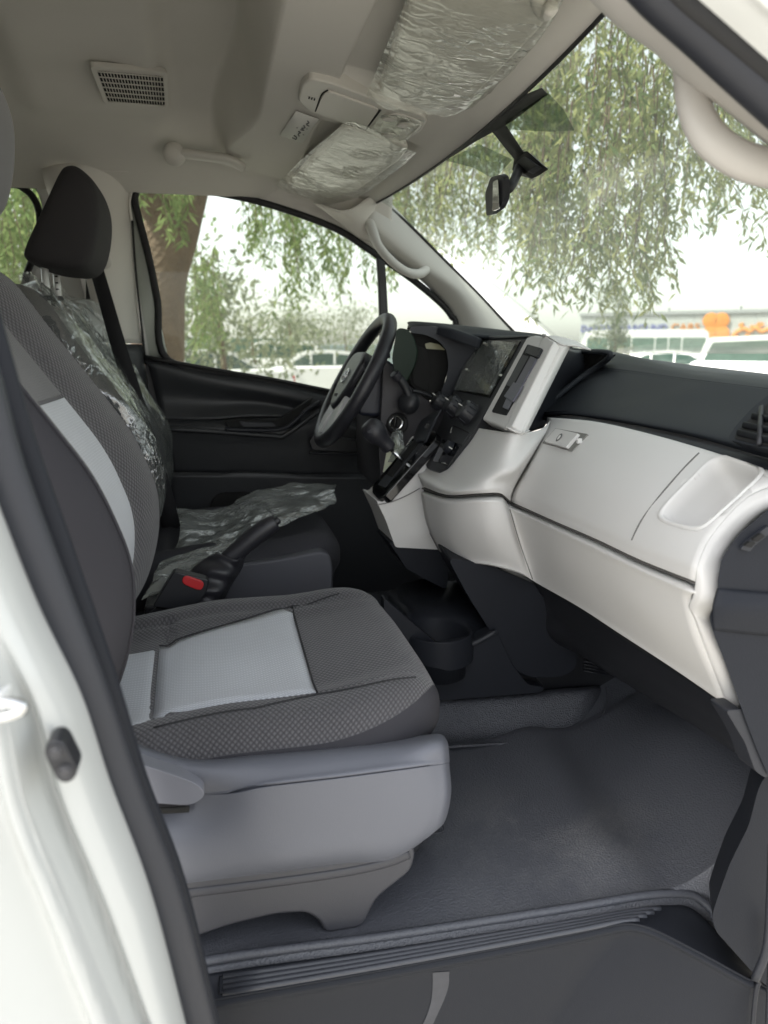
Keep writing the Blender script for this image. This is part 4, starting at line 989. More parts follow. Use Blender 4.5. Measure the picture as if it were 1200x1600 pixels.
def cutpanel(o, poly2d):
    bm = bmesh.new(); bm.from_mesh(o.data); wl_ = WORLD[o.name]
    def proj(p): d = p.dot(FW); return 600+F*p.dot(RT)/d, 800-F*p.dot(UP)/d
    def inside(x, y):
        k = False; n = len(poly2d)
        for i in range(n):
            x1, y1 = poly2d[i]; x2, y2 = poly2d[(i+1) % n]
            if (y1 > y) != (y2 > y) and x < (x2-x1)*(y-y1)/(y2-y1)+x1: k = not k
        return k
    near_ = [e for e in bm.edges if inside(*proj((e.verts[0].co+e.verts[1].co)/2+wl_)) or inside(*proj(e.verts[0].co+wl_)) or inside(*proj(e.verts[1].co+wl_))]
    bmesh.ops.subdivide_edges(bm, edges=near_, cuts=4, use_grid_fill=True)
    kill = [f for f in bm.faces if inside(*proj(f.calc_center_median()+wl_))]
    bmesh.ops.delete(bm, geom=kill, context='FACES'); bm.to_mesh(o.data); bm.free()
cutpanel(fas, shrink(t2, 1.07))

# ---- centre stack
ST = [(752, 526), (822, 526), (835, 523), (868, 531), (881, 541), (811, 674), (792, 670), (752, 655), (733, 685), (694, 734), (676, 739), (662, 724), (690, 640), (709, 608)]
prism('stack_body', sp([(750, 529), (848, 528), (796, 666), (750, 660), (724, 696), (692, 700), (693, 640), (712, 600)], .014), V((.035, 0, -.01)), M_black, dash, r=.004, bev=.003)
prism('stack_top', [pix(753, 525, X=.592), pix(824, 524, X=.592), pix(828, 527, X=.592), pix(750, 531, X=.590)], (.10, 0, -.012), M_black, dash, bev=.002)
prism('control_panel', sp([(752, 526), (822, 526), (824, 531), (752, 656), (734, 684), (696, 731), (684, 737), (668, 732), (662, 722), (674, 690), (693, 650), (711, 606)], -.003), V((.014, 0, -.010)), M_black, dash, r=.006, bev=.002)
# vent surround
sur = [(823, 527), (836, 523), (850, 526), (872, 545), (806, 664), (793, 669), (753, 655)]
prism('vent_housing', sp([(823, 527), (836, 523), (852, 526), (866, 533), (800, 666), (790, 669), (753, 655)], -.010), V((.022, 0, -.016)), M_greige, dash, r=.006, bev=.004)
A0, A1 = sp([(848, 525), (790, 668)], -.0100); B0, B1 = sp([(853, 526), (794, 669.5)], -.0100); C0, C1 = sp([(858, 528), (797, 670.5)], -.0075); E0, E1 = sp([(879, 540), (811, 675)], .010)
hrows = [(a, b, c, c.lerp(e, .5)+V((-.002, -.001, 0)), e, e+V((.010, .003, 0)), e+V((.03, .03, 0))) for a, b, c, e in ((A0, B0, C0, E0), (A1, B1, C1, E1))]
patch('housing_side', [[p.lerp(q, t) for p, q in zip(*hrows)] for t in (0, .03, .5, .97, 1)], M_greige, dash, facing=(-.5, -1, .3), thick=.003, ku=5, kv=3)
rows = [[A0+V((.0, .0, -.001)), B0, C0, C0.lerp(E0, .5), E0], [p+V((.03, .012, .001)) for p in (A0, B0, C0, C0.lerp(E0, .5), E0)], [p+V((.07, .03, -.006)) for p in (A0, B0, C0, C0.lerp(E0, .5), E0)]]
patch('housing_top', rows, M_greige, dash, facing=(0, 0, 1), thick=.003)
prism('vent_recess', sp([(824, 538), (846, 544), (790, 648), (768, 643)], -.0135), V((.004, 0, -.003)), M_dkslot, dash, r=.003, bev=.001)
prism('vent_flap', sp([(825, 538), (846, 544), (839, 558), (820, 551)], -.0165), V((.004, 0, -.003)), M_black, dash, r=.002, bev=.001)
M_bl = mat('vent_blade', (.10, .10, .125), .35, var=.04)
prism('vent_blade', sp([(829, 556), (838, 560), (806, 618), (797, 614)], -.0150), V((.003, 0, -.002)), M_bl, dash, bev=.0006)
prism('vent_blade', sp([(816, 554), (826, 557), (800, 605), (790, 601)], -.0148), V((.003, 0, -.002)), M_black, dash, bev=.0006)
prism('vent_blade', sp([(792, 620), (801, 625), (793, 640), (785, 636)], -.0150), V((.003, 0, -.002)), M_bl, dash, bev=.0006)
prism('vent_slider', sp([(802, 597), (816, 601), (800, 627), (787, 619)], -.0185), V((.004, 0, -.003)), M_bl, dash, r=.002, bev=.001)
# screen
prism('screen_bezel', sp([(749, 532), (813, 532), (764, 621), (709, 610)], -.0065), V((.004, 0, -.003)), M_gloss, dash, r=.003, bev=.001)
M_scr = mat('screen_glass', (.020, .021, .018), .10, coat=1, spec=.9, var=.1)
prism('screen', sp([(754, 535), (804, 537), (764, 607), (722, 601)], -.0078), V((.0013, 0, -.001)), M_scr, dash, r=.001, bev=.0004)
rows = [sp(r, -.0095) for r in (((750, 532), (775, 533), (807, 536)), ((738, 555), (765, 556), (794, 560)), ((722, 582), (750, 586), (780, 590)), ((710, 609), (740, 613), (766, 618)))]
patch('screen_protector', rows, film('screen_film_reflection', alpha=.9, tint=(.9, .92, .8), scale=30, dist=.002, rough=.06, milky=.16), dash, ku=10, kv=10, thick=0, fn=lambda p, s, t: p+SN*(.0012+.0022*abs(nz3(p, 45, 2))))  # milky yellow tint of the film stands in for reflected surroundings
for (u, v) in ((729, 577), (782, 586), (757, 536)): box('screen_tab', sp([(u, v)], -.011)[0], (.004, .010, .004), M_paper, dash, bev=.001)
# climate knobs
for (u, v, r) in ((694, 632, .021), (715, 640, .022), (737, 650, .023)):
    c = sp([(u, v)], 0)[0]
    kn = lathe('climate_knob', c, SN, [(r*1.12, 0), (r*1.12, .003), (r, .004), (r*.93, .022), (r*.80, .027), (r*.25, .028)], M_black, dash, n=26)
    for t in range(12):
        a, b, z = frame_of(SN); th = t/12*2*math.pi; cc = c+(a*math.cos(th)+b*math.sin(th))*r*.965+z*.013
        box('knob_grip', cc, (.0025, .0025, .018), M_rubber, kn, bev=.0008, ax=(a, b, z))
    box('knob_pointer', c+SN*.0285+V((0, 0, .006)), (.001, .0018, .010), M_paper, kn, bev=.0003, ax=frame_of(SN)[::1])
box('stack_backing', (.58, 1.50, -.20), (.06, .18, .12), M_black, dash, bev=.01)
# slot, card holder and switches below
prism('blank_panel', sp([(712, 666), (735, 676), (720, 696), (696, 684)], -.005), V((.002, 0, -.0015)), M_black, dash, bev=.0008)
tube('panel_slit', sp([(709, 665), (732, 676)], -.007), .0014, M_dkslot, dash, k=2)
tube('panel_mark', sp([(704, 676), (706, 668)], -.0075), .0007, M_paper, dash, k=2)
prism('switch_panel', sp([(692, 686), (722, 694), (700, 728), (676, 720)], -.005), V((.002, 0, -.0015)), M_gloss, dash, r=.003, bev=.0008)
sk_ = lathe('drive_switch', sp([(704, 700)], -.006)[0], SN, [(.014, 0), (.014, .003), (.011, .012), (.004, .013)], M_navy, dash)
box('switch_mark', sp([(704, 700)], -.020)[0], (.001, .002, .008), M_paper, sk_, bev=.0002, ax=frame_of(SN))
tube('panel_mark', sp([(690, 723), (696, 724)], -.0075), .0007, M_paper, dash, k=2)
prism('hazard_switch', [pix(663, 668, Y=1.50), pix(667, 662, Y=1.50), pix(672, 664, Y=1.50), pix(668, 670, Y=1.50)], (.004, .01, 0), M_gloss, dash, bev=.0006)
patch('stack_shoulder', [[pix(u, v, Y=y) for u, v, y in r] for r in (((688, 640, 1.52), (676, 645, 1.60), (660, 655, 1.66)), ((680, 655, 1.52), (668, 660, 1.56), (652, 668, 1.62)), ((664, 690, 1.50), (655, 690, 1.54), (640, 700, 1.60)))], M_rubber, dash, facing=(-1, 0, .5))

# ---- shifter console
con = [(672, 690), (688, 700), (672, 718), (657, 740), (660, 765), (670, 800), (688, 856), (614, 852), (600, 812), (584, 778), (594, 782), (640, 735), (668, 690)]
tube('panel_joint', PX([(588, 789), (612, 784), (636, 774), (656, 763)], Y=1.4955), .0010, M_line, dash, k=5, n=6)
gate = [pix(684, 672, Y=1.500), pix(686, 680, Y=1.500), pix(600, 776, Y=1.500), pix(590, 780, Y=1.505), pix(582, 762, Y=1.60), pix(655, 672, Y=1.615), pix(664, 666, Y=1.60)]
g1, g2, g3 = gate[2], gate[1], gate[4]; gn = (g2-g1).cross(g3-g1).normalized(); gn = gn if gn.z > 0 else -gn
prism('shifter_console', [p-gn*.007 for p in PX(con, Y=1.497)], (g3-g1)*1.3, M_greige, dash, r=.006, bev=.006)
gp = lambda u, v, off=0: pix(u, v, n=tuple(gn), d=gn.dot(g1)+off)
prism('shift_gate', [gp(u, v, .004) for u, v in ((655, 671), (668, 669), (681, 675), (680, 686), (600, 776), (590, 780), (581, 770), (581, 760))], -gn*.02, M_gloss, dash, r=.007, bev=.003)
prism('gate_slot', [gp(u, v, .0055) for u, v in ((652, 682), (660, 684), (612, 745), (603, 741))], -gn*.002, M_dkslot, dash, r=.003, bev=.0005)
prism('gate_insert', [gp(u, v, .0043) for u, v in ((656, 675), (672, 678), (668, 686), (602, 762), (590, 757), (597, 748))], -gn*.002, M_rubber, dash, r=.004, bev=.0008)
for (u, v) in ((661, 696), (651, 708), (642, 720), (632, 731)): box('gear_mark', gp(u, v, .0062), (.003, .003, .0006), M_ink, dash, bev=.0001, ax=frame_of(gn))
glr = empty('gear_lever', pix(631, 721, Y=1.55), 'black gear lever knob on a short steel rod above the shift gate', 'gear lever')
KA = pix(583, 672, Y=1.55); KB = pix(612, 703, Y=1.55); KC = pix(634, 724, Y=1.55)
tube('lever_rod', [KB, KC], .0045, M_chrome, glr, k=2, n=12)
ax_ = (KB-KA).normalized()
lathe('lever_knob', KA-ax_*.022, ax_, [(.002, 0), (.014, .002), (.021, .009), (.0245, .020), (.0245, .030), (.022, .040), (.0165, .050), (.0155, .062), (.0145, .074), (.011, .077)], M_leatherette, glr, n=30)
prism('lock_button', [KA+V((.010*math.cos(t)-.006, -.0235, .020*math.sin(t)*.5)) + ax_*.008*math.sin(t) for t in np.linspace(0, 2*math.pi, 14)[:-1]], (0, .004, 0), M_rubber, glr, bev=.001)

# ---- lower centre: dark covers, heater box, cup holder box
prism('column_lower_cover', PX([(606, 846), (690, 850), (703, 880), (698, 922), (664, 905), (634, 888), (622, 868)], Y=1.50), (0, .12, 0), M_navy, dash, r=.01, bev=.008)
prism('heater_box', [pix(u, v, Y=1.27) for u, v in ((698, 870), (770, 885), (836, 912), (838, 918), (870, 960), (902, 997), (902, 1045), (880, 1058), (830, 1060), (800, 1045), (780, 1008), (730, 930))], (.03, .26, 0), M_navy, dash, r=.02, bev=.014)
prism('heater_duct', [pix(u, v, Y=1.33) for u, v in ((840, 920), (960, 1000), (1010, 1040), (1000, 1075), (930, 1090), (850, 1080), (800, 1050), (850, 985))], (.03, .30, 0), M_black, dash, r=.02, bev=.012)
for k in range(5): tube('duct_louvre', PX([(912, 1048-k*5), (960, 1056-k*5)], Y=1.326), .0018, M_rubber, dash, k=2)
cup = empty('cup_holder_box', (.45, 1.40, -.65), 'dark floor console with a round cup holder in front of the near seat', 'console')
cb_ = [(600, 935), (690, 1012), (735, 1004), (775, 984), (800, 1038), (825, 1070), (852, 1074), (846, 1082), (700, 1094), (600, 1100)]
prism('console_body', PX(cb_, Y=1.262), (0, .03, 0), M_navy, cup, r=.008, bev=.004)
prism('console_side', PX([(775, 984), (770, 960), (742, 920), (760, 900), (800, 960), (852, 1074)], Y=1.30), (0, .22, 0), M_black, cup, r=.006, bev=.004)
# top with a hole
HC = pix(683, 982, Z=-.500); top = [pix(u, v, Z=z) for u, v, z in ((600, 930, -.48), (640, 950, -.48), (690, 1011, -.525), (733, 1004, -.525), (776, 984, -.525), (764, 955, -.50), (738, 918, -.49), (700, 905, -.49), (640, 905, -.49))]
N_ = 40; hole = []; outer_ = []
for j in range(N_):
    t = 2*math.pi*j/N_; d = V((math.cos(t), math.sin(t), 0)); hole.append(HC+V((d.x*.062, d.y*.068, 0)))
    best = None
    for i in range(len(top)):
        a, b = top[i], top[(i+1) % len(top)]; e = b-a; den = d.x*e.y-d.y*e.x
        if abs(den) < 1e-9: continue
        w = a-HC; tt = (w.x*e.y-w.y*e.x)/den; ss_ = (w.x*d.y-w.y*d.x)/den
        if tt > 0 and -1e-6 <= ss_ <= 1+1e-6 and (best is None or tt < best[0]): best = (tt, a.z+(b.z-a.z)*ss_)
    tt, zz = best if best else (.1, HC.z); p = HC+d*max(tt, .068); p.z = zz; outer_.append(p)
LPc = [[p+V((0, 0, -.03)) for p in outer_], outer_, [h.lerp(o2, .25)+V((0, 0, .001)) for h, o2 in zip(hole, outer_)], hole, [HC+(h-HC)*.95+V((0, 0, -.008)) for h in hole], [HC+(h-HC)*.86+V((0, 0, -.085)) for h in hole], [HC+(h-HC)*.05+V((0, 0, -.087)) for h in hole]]
vv = [p for l in LPc for p in l]
obj('cup_tray', vv, [(i*N_+j, i*N_+(j+1) % N_, (i+1)*N_+(j+1) % N_, (i+1)*N_+j) for i in range(len(LPc)-1) for j in range(N_)], M_navy, cup)
tube('tray_bevel', PX([(680, 1016), (705, 1012), (738, 1006), (776, 986)], Y=1.258), .005, M_rubber, cup)
# grained vinyl over the centre tunnel
rows = [[pix(u, v, Y=y) for u, v, y in r] for r in (
    ((600, 1095, 1.31), (700, 1090, 1.31), (850, 1078, 1.31), (930, 1072, 1.32), (946, 1074, 1.36)),
    ((600, 1104, 1.285), (700, 1099, 1.285), (850, 1088, 1.285), (925, 1082, 1.29), (946, 1085, 1.34)),
    ((600, 1140, 1.262), (700, 1136, 1.262), (850, 1124, 1.262), (915, 1118, 1.268), (944, 1102, 1.32)),
    ((600, 1162, 1.235), (700, 1157, 1.235), (850, 1147, 1.238), (905, 1140, 1.245), (938, 1120, 1.29)),
    ((600, 1170, 1.20), (700, 1166, 1.20), (850, 1156, 1.205), (915, 1146, 1.22), (948, 1122, 1.28)))]
M_coarse = mat('coarse_vinyl', (.085, .090, .106), .38, grain=.0016, gscale=420, bstr=.9, var=.2, vscale=120)
tm = patch('tunnel_mat', rows, M_coarse, None, ku=8, kv=6, facing=(0, -1, .5), thick=.004)
tag(tm, 'coarse grained dark vinyl riser along the centre tunnel ahead of the near seat', 'floor mat')
tube('mat_edge_bead', PX([(947, 1074), (948, 1096), (940, 1120), (915, 1143)], Y=1.235), .0012, M_rubber, tm, k=5)

# ---- instrument hood and cluster
ch = [(636, 508), (640, 503), (668, 505), (710, 512), (752, 524), (748, 540), (714, 600), (700, 622), (690, 634), (684, 640), (676, 634), (690, 612), (702, 570), (700, 550), (686, 532), (660, 522), (640, 520)]
rows = [[pix(u, v, Y=y) for u, v, y in r] for r in (
    ((750, 524, 1.62), (705, 508, 1.68), (664, 503, 1.80), (650, 504, 1.92), (655, 512, 2.05)),
    ((752, 530, 1.60), (704, 514, 1.63), (660, 506, 1.72), (640, 506, 1.84), (640, 512, 2.02)),
    ((748, 545, 1.60), (700, 528, 1.63), (660, 515, 1.70), (638, 512, 1.82), (636, 518, 2.0)))]
rows.insert(0, [p+V((.22, 0, -.02)) for p in rows[0]])
patch('instrument_hood', rows, M_dash, dash, ku=7, kv=7, facing=(-.3, -.3, 1), thick=.006)
# side cheek of the hood, C-shaped
ck = [(752, 527), (706, 514), (666, 509), (640, 510), (640, 520), (664, 523), (684, 532), (697, 545), (701, 570), (697, 592), (686, 618), (672, 626), (684, 645), (700, 625), (712, 604)]
prism('hood_cheek', PX(ck, Y=1.655), (.05, .03, 0), M_rubber, dash, r=.01, bev=.006, seg=4)
prism('cluster_recess', [pix(u, v, Y=1.70) for u, v in ((640, 518), (664, 521), (688, 534), (702, 552), (702, 575), (690, 615), (670, 628), (640, 600))], (.03, .26, 0), M_dkslot, dash, r=.01, bev=.003)
prism('cluster_face', [pix(u, v, Y=1.694) for u, v in ((645, 535), (668, 545), (674, 580), (668, 612), (645, 600))], (0, .002, 0), M_dkslot, dash, r=.008, bev=.001)
prism('cluster_glint', [pix(u, v, Y=1.688) for u, v in ((664, 537), (672, 535), (686, 538), (696, 547), (682, 546), (666, 545))], (0, .002, 0), mat('painted_lens_glint', (.35, .34, .22), .25, var=.2), dash, r=.003, bev=.0005)  # opaque pale patch, a glint on the cluster lens put in as colour
tube('cluster_lower_wave', PX([(644, 610), (660, 614), (675, 620), (684, 622), (690, 616)], Y=1.68), .004, M_black, dash)
# protective dark green lens film standing behind the wheel
lens = prism('meter_lens_film', [pix(u, v, Y=1.655) for u, v in ((620, 512), (636, 514), (646, 528), (652, 550), (648, 570), (638, 590), (632, 600), (618, 588), (612, 560))], (.003, .002, 0), mat('dark_green_film', (.012, .026, .017), .35, spec=.2, var=.3), None, r=.010, bev=.0008)
tag(lens, 'dark green translucent film on the instrument lens just behind the steering wheel', 'lens film')
# lower dash on the driver side
prism('driver_lower_panel', PX([(600, 560), (636, 600), (690, 640), (700, 650), (664, 700), (628, 742), (596, 776), (592, 700), (596, 640)], Y=1.705), (.02, .40, 0), mat('column_panel', (.055, .052, .058), .5, grain=.0005, gscale=700, var=.04), dash, r=.01, bev=.006)

# ---- steering column, stalk, ignition
sc_ = empty('steering_column', (.42, DY, -.14), 'dark steering column shroud with a stalk and the keyed ignition lock', 'steering column')
prism('column_shroud', PX([(575, 560), (600, 558), (624, 575), (622, 600), (610, 625), (598, 652), (560, 650), (556, 610)], Y=1.735), (0, .15, 0), mat('shroud_plastic', (.022, .025, .042), .32, grain=.0003, gscale=700, var=.05), sc_, r=.015, bev=.010, seg=4)
tube('stalk_highlight', PX([(598, 575), (606, 583), (618, 594)], Y=1.73), .003, M_chrome, sc_)
tube('wiper_stalk', PX([(640, 622), (634, 606), (627, 595), (622, 588)], Y=1.66), [.010, .0095, .010, .0095], M_black, sc_, k=5, n=14)
lathe('stalk_end', pix(622, 592, Y=1.655), (-.6, -.3, .8), [(.011, 0), (.0115, .010), (.0105, .016), (.004, .017)], M_leatherette, sc_)
lathe('stalk_base', pix(640, 630, Y=1.67), (-.7, -.8, .3), [(.026, 0), (.026, .010), (.020, .020), (.012, .024)], M_black, sc_)
IG = pix(621.5, 663, Y=1.690); IN = V((-.55, -.80, .35)).normalized()
lathe('lock_bezel', IG, IN, [(.0255, 0), (.0255, .006), (.021, .010), (.018, .008)], M_blackrub, sc_)
lathe('lock_ring', IG+IN*.008, IN, [(.0165, 0), (.0165, .003), (.0135, .0045), (.0125, .002)], M_chrome, sc_)
lathe('lock_core', IG+IN*.010, IN, [(.0125, 0), (.0120, .002), (.004, .0025)], M_blackrub, sc_)
key = empty('ignition_key', IG, 'ignition key in the lock with a pale paper tag in a small plastic pouch', 'key')
a, b, z = frame_of(IN); box('key_bow', IG+IN*.016, (.006, .020, .014), M_gloss, key, bev=.002, ax=(a, b, z))
rows = [[pix(u, v, Y=y) for u, v, y in r] for r in (((616, 672, 1.66), (624, 672, 1.65), (630, 676, 1.66)), ((610, 684, 1.64), (620, 682, 1.62), (630, 690, 1.63)), ((614, 700, 1.63), (622, 702, 1.61), (632, 702, 1.62)), ((606, 722, 1.64), (616, 722, 1.62), (624, 716, 1.63)))]
patch('key_pouch', rows, M_film3, key, ku=8, kv=8, thick=0, fn=lambda p, s, t: p+V((0, -1, 0))*.004*nz3(p, 60, 3))
prism('key_tag', PX([(618, 684), (631, 700), (622, 720), (602, 738), (598, 738), (604, 706)], Y=1.655), (.001, .002, 0), mat('tag_card', (.75, .78, .60), .7, var=.05), key, r=.003, bev=.0004)

# ---- steering wheel
wh = empty('steering_wheel', pix(553, 590, Y=DY), 'black leather steering wheel with silver lower spokes and a round chrome emblem', 'steering wheel')
WT = pix(604, 500, Y=DY); WB = pix(503, 688, Y=DY); WC = (WT+WB)/2; wu = (WT-WB).normalized(); RW = (WT-WB).length/2; wr_ = V((0, 1, 0)); wnrm = wu.cross(wr_); wnrm = wnrm if wnrm.x < 0 else -wnrm
def wp(a, b, h=0): return WC+wr_*a+wu*b+wnrm*h
tube('rim', [wp(RW*math.cos(t), RW*math.sin(t), .0) for t in np.linspace(0, 2*math.pi, 25)[:-1]], [.0165]*24, M_leatherette, wh, k=4, n=18, closed=True)
def disc(nm, pts, h0, h1, m, r=.01, bev=.004, parent=wh, seg=4): return prism(nm, [wp(a, b, h1) for a, b in pts], -wnrm*(h1-h0), m, parent, r=r, bev=bev, seg=seg)
hub = disc('hub_cover', [(-.085, .045), (-.05, .068), (.05, .068), (.085, .045), (.075, -.02), (.035, -.075), (0, -.085), (-.035, -.075), (-.075, -.02)], -.02, .022, M_leatherette, r=.02, bev=.012)
disc('hub_back', [(-.07, .05), (.07, .05), (.06, -.06), (-.06, -.06)], -.06, -.01, M_black, r=.02)
for s in (-1, 1):
    disc('side_spoke', [(s*.07, .035), (s*(RW-.01), .02), (s*(RW-.01), -.02), (s*.06, -.03)], -.018, .004, M_black, r=.006, bev=.004)
    disc('silver_spoke', [(s*.014, -.070), (s*.060, -.040), (s*.082, -RW+.050), (s*.064, -RW+.020), (s*.020, -RW+.006)], -.012, .012, M_silver, r=.008, bev=.004)
    disc('switch_pad', [(s*.095, .026), (s*.135, .020), (s*.135, -.012), (s*.090, -.018)], .002, .010, M_gloss, r=.006, bev=.002)
disc('spoke_core', [(-.014, -.07), (.014, -.07), (.014, -RW+.01), (-.014, -RW+.01)], -.014, .004, M_black, r=.004, bev=.003)
def ell(a, b, rx, ry, n=24): return [wp(a+rx*math.cos(t), b+ry*math.sin(t), .0245) for t in np.linspace(0, 2*math.pi, n+1)[:-1]]
for e in ((0, 0, .026, .018), (0, .0, .0085, .017), (0, .007, .0165, .0068)):
    tube('emblem_ring', ell(*e), .0014, M_chrome, wh, k=2, n=8, closed=True)
a_ = wp(-.02, -.045, .0228); text('moulded_lettering', 'AIRBAG', wp(0, -.05, .0226), wr_*-1, wu, .011, M_ink, wh, .0006)

# ================================================================== FAR DOOR
fd = empty('far_door', (.3, 2.24, -.9), 'black far door card with pull handle recess, armrest line and lower pocket', 'door')
def fdp(l): return [[pix(u, v, Y=y) for u, v, y in r] for r in l]
patch('door_card_upper', fdp((((226, 559, 2.215), (330, 579, 2.215), (420, 593, 2.215), (500, 610, 2.215), (610, 634, 2.215), (760, 668, 2.215)),
    ((228, 565, 2.185), (330, 586, 2.185), (420, 600, 2.185), (500, 617, 2.185), (610, 642, 2.185), (760, 676, 2.185)),
    ((234, 580, 2.185), (330, 600, 2.18), (420, 615, 2.18), (500, 632, 2.18), (610, 655, 2.18), (760, 690, 2.18)),
    ((244, 620, 2.205), (330, 628, 2.20), (410, 630, 2.20), (500, 648, 2.19), (610, 670, 2.18), (760, 705, 2.18)),
    ((250, 656, 2.19), (330, 655, 2.175), (400, 650, 2.175), (480, 655, 2.175), (610, 690, 2.17), (760, 720, 2.17)))), M_door, fd, ku=7, kv=7, facing=(0, -1, 0), thick=.006)
patch('door_card_middle', fdp((((250, 656, 2.185), (345, 656, 2.165), (440, 652, 2.165), (500, 650, 2.17), (620, 690, 2.17), (760, 720, 2.17)),
    ((252, 666, 2.165), (345, 668, 2.135), (440, 672, 2.135), (520, 660, 2.15), (620, 700, 2.15), (760, 730, 2.15)),
    ((256, 690, 2.165), (345, 695, 2.145), (440, 698, 2.145), (520, 700, 2.15), (620, 715, 2.15), (760, 745, 2.15)),
    ((268, 738, 2.175), (345, 740, 2.16), (440, 742, 2.16), (520, 743, 2.16), (620, 745, 2.16), (760, 755, 2.16)))), M_door, fd, ku=7, kv=7, facing=(0, -1, 0), thick=.006)
patch('door_card_lower', fdp((((262, 742, 2.20), (345, 744, 2.20), (440, 746, 2.20), (620, 748, 2.20), (760, 755, 2.20)),
    ((262, 748, 2.15), (345, 750, 2.145), (440, 751, 2.145), (620, 752, 2.15), (760, 760, 2.15)),
    ((264, 760, 2.15), (345, 760, 2.14), (440, 762, 2.14), (620, 764, 2.15), (760, 775, 2.15)),
    ((280, 1000, 2.20), (345, 1000, 2.19), (440, 1000, 2.19), (620, 1000, 2.19), (760, 1000, 2.19)))), M_door, fd, ku=6, kv=7, facing=(0, -1, 0), thick=.006)
prism('door_inner_panel', PX([(226, 566), (500, 618), (760, 672), (760, 1000), (280, 1000)], Y=2.222), (0, .02, 0), M_black, fd, bev=.002)
tube('door_belt_seal', PX([(226, 558), (330, 577), (420, 592), (500, 608), (620, 632), (720, 655)], Y=2.19), .006, M_blackrub, fd)
# pull recess and its raised lip
prism('handle_recess', PX([(350, 658), (372, 655), (428, 658), (442, 652), (478, 628), (490, 620), (482, 636), (452, 664), (436, 670), (360, 669)], Y=2.128), (0, .03, 0), M_dkslot, fd, r=.006, bev=.003)
tube('handle_lip', PX([(352, 671), (395, 672), (436, 671), (456, 662), (480, 640), (500, 628)], Y=2.126), .006, M_rubber, fd, k=6)
prism('pull_bar', PX([(374, 659), (426, 661), (432, 667), (380, 667)], Y=2.115), (0, .02, 0), M_rubber, fd, r=.003, bev=.003)
tube('armrest_edge', PX([(262, 670), (345, 675), (425, 681), (445, 680), (490, 648), (500, 642)], Y=2.132), .007, M_door, fd, k=6)
prism('window_switch', PX([(483, 690), (490, 678), (560, 688), (570, 700), (556, 708), (488, 704)], Y=2.10), (0, .03, 0), M_black, fd, r=.006, bev=.005)
for u in (497, 504): lathe('switch_key', pix(u, 692, Y=2.095), (0, -1, .3), [(.006, 0), (.006, .008), (.004, .010)], M_rubber, fd, n=14)
tube('switch_shelf', PX([(484, 708), (560, 709), (572, 700)], Y=2.096), .004, M_rubber, fd)
prism('speaker_recess', PX([(326, 800), (330, 782), (342, 770), (392, 768), (405, 776), (410, 800)], Y=2.128), (0, .02, 0), M_dkslot, fd, r=.02, bev=.004)
# pedals and dark footwell on the driver's side
fw = empty('pedals', (.75, 1.8, FZ), 'black brake and accelerator pedals deep in the driver footwell', 'pedals')
for (u, v, w, h, y) in ((545, 856, 34, 14, 1.9), (570, 880, 26, 24, 1.75)):
    prism('pedal_pad', PX([(u-w/2, v-h/2), (u+w/2, v-h/2), (u+w/2, v+h/2), (u-w/2, v+h/2)], X=.66 if y > 1.8 else .62), (.012, 0, -.006), M_rubber, fw, r=.006, bev=.003)
tube('pedal_arm', [pix(545, 852, X=.67), pix(560, 820, X=.74), pix(575, 790, X=.82)], .006, M_black, fw)
tube('pedal_arm', [pix(572, 876, X=.63), pix(596, 840, X=.72), pix(610, 800, X=.82)], .006, M_black, fw)
tube('brake_arm_bolt', [pix(540, 853, X=.655), pix(552, 855, X=.655)], .003, M_chrome, fw, k=2)
#--------------------------------------------------PART5
# ================================================================== OVERHEAD
def shp(u, v, off=0):      # point on the shelf underside, off metres below it
    return onfn(u, v, lambda x, y: shelf_z(x, y)-off)
# ceiling grille
def ducz(x, y): return ceil_z(x, y)-.002
gq = [(137, 90), (259, 101), (262, 158), (160, 150)]
G = [onfn(u, v, lambda x, y: ceil_z(x, y)-.006) for u, v in gq]
gr = empty('ceiling_grille', sum(G, V())/4, 'rectangular grey speaker grille with rows of slots set in the headliner', 'grille')
gnorm = (G[1]-G[0]).cross(G[3]-G[0]).normalized(); gnorm = gnorm if gnorm.z < 0 else -gnorm
gn0 = (G[1]-G[0]).cross(G[3]-G[0]).normalized(); G[2] = pix(*gq[2], n=tuple(gn0), d=gn0.dot(G[0]))
gc = sum(G, V())/4
def gb(s, t, off=0): return (G[0]*(1-s)+G[1]*s)*(1-t)+(G[3]*(1-s)+G[2]*s)*t+gnorm*(off+.014)
prism('grille_frame', [gb(s, t, .004) for s, t in ((0, 0), (1, 0), (1, 1), (0, 1))], -gnorm*.012, M_lampgrey, gr, r=.012, bev=.003)
prism('grille_opening', [gb(s, t, .0046) for s, t in ((.07, .10), (.93, .10), (.93, .90), (.07, .90))], -gnorm*.002, M_dkslot, gr, r=.006, bev=.0003)
for k in range(7):
    t = .10+.80*k/6
    tube('grille_bar', [gb(.07, t, .0062), gb(.93, t, .0062)], .0014, M_lampgrey, gr, k=2, n=8)
for k in range(1, 21):
    s = .07+.86*k/21
    tube('grille_rib', [gb(s, .10, .0052), gb(s, .90, .0056)], .0011, M_lampgrey, gr, k=2, n=6)
# assist handle at the far side of the ceiling
fh = empty('assist_handle', pix(270, 242, Y=2.02), 'grey assist handle fixed along the ceiling edge above the far door window', 'handle', 'grab handles')
tube('handle_bar', [pix(262, 246, Y=2.03), pix(285, 240, Y=2.02), pix(320, 244, Y=2.01), pix(355, 249, Y=2.01), pix(380, 262, Y=2.03)], [.014, .0155, .0150, .0150, .013], M_lampgrey, fh, k=7, n=16, flat=((0, 0, 1), .75))
lathe('handle_cap', pix(272, 241, Y=2.015), (-.1, -1, -.15), [(.0265, -.012), (.0265, 0), (.022, .006), (.010, .009)], M_lampgrey, fh, n=28)
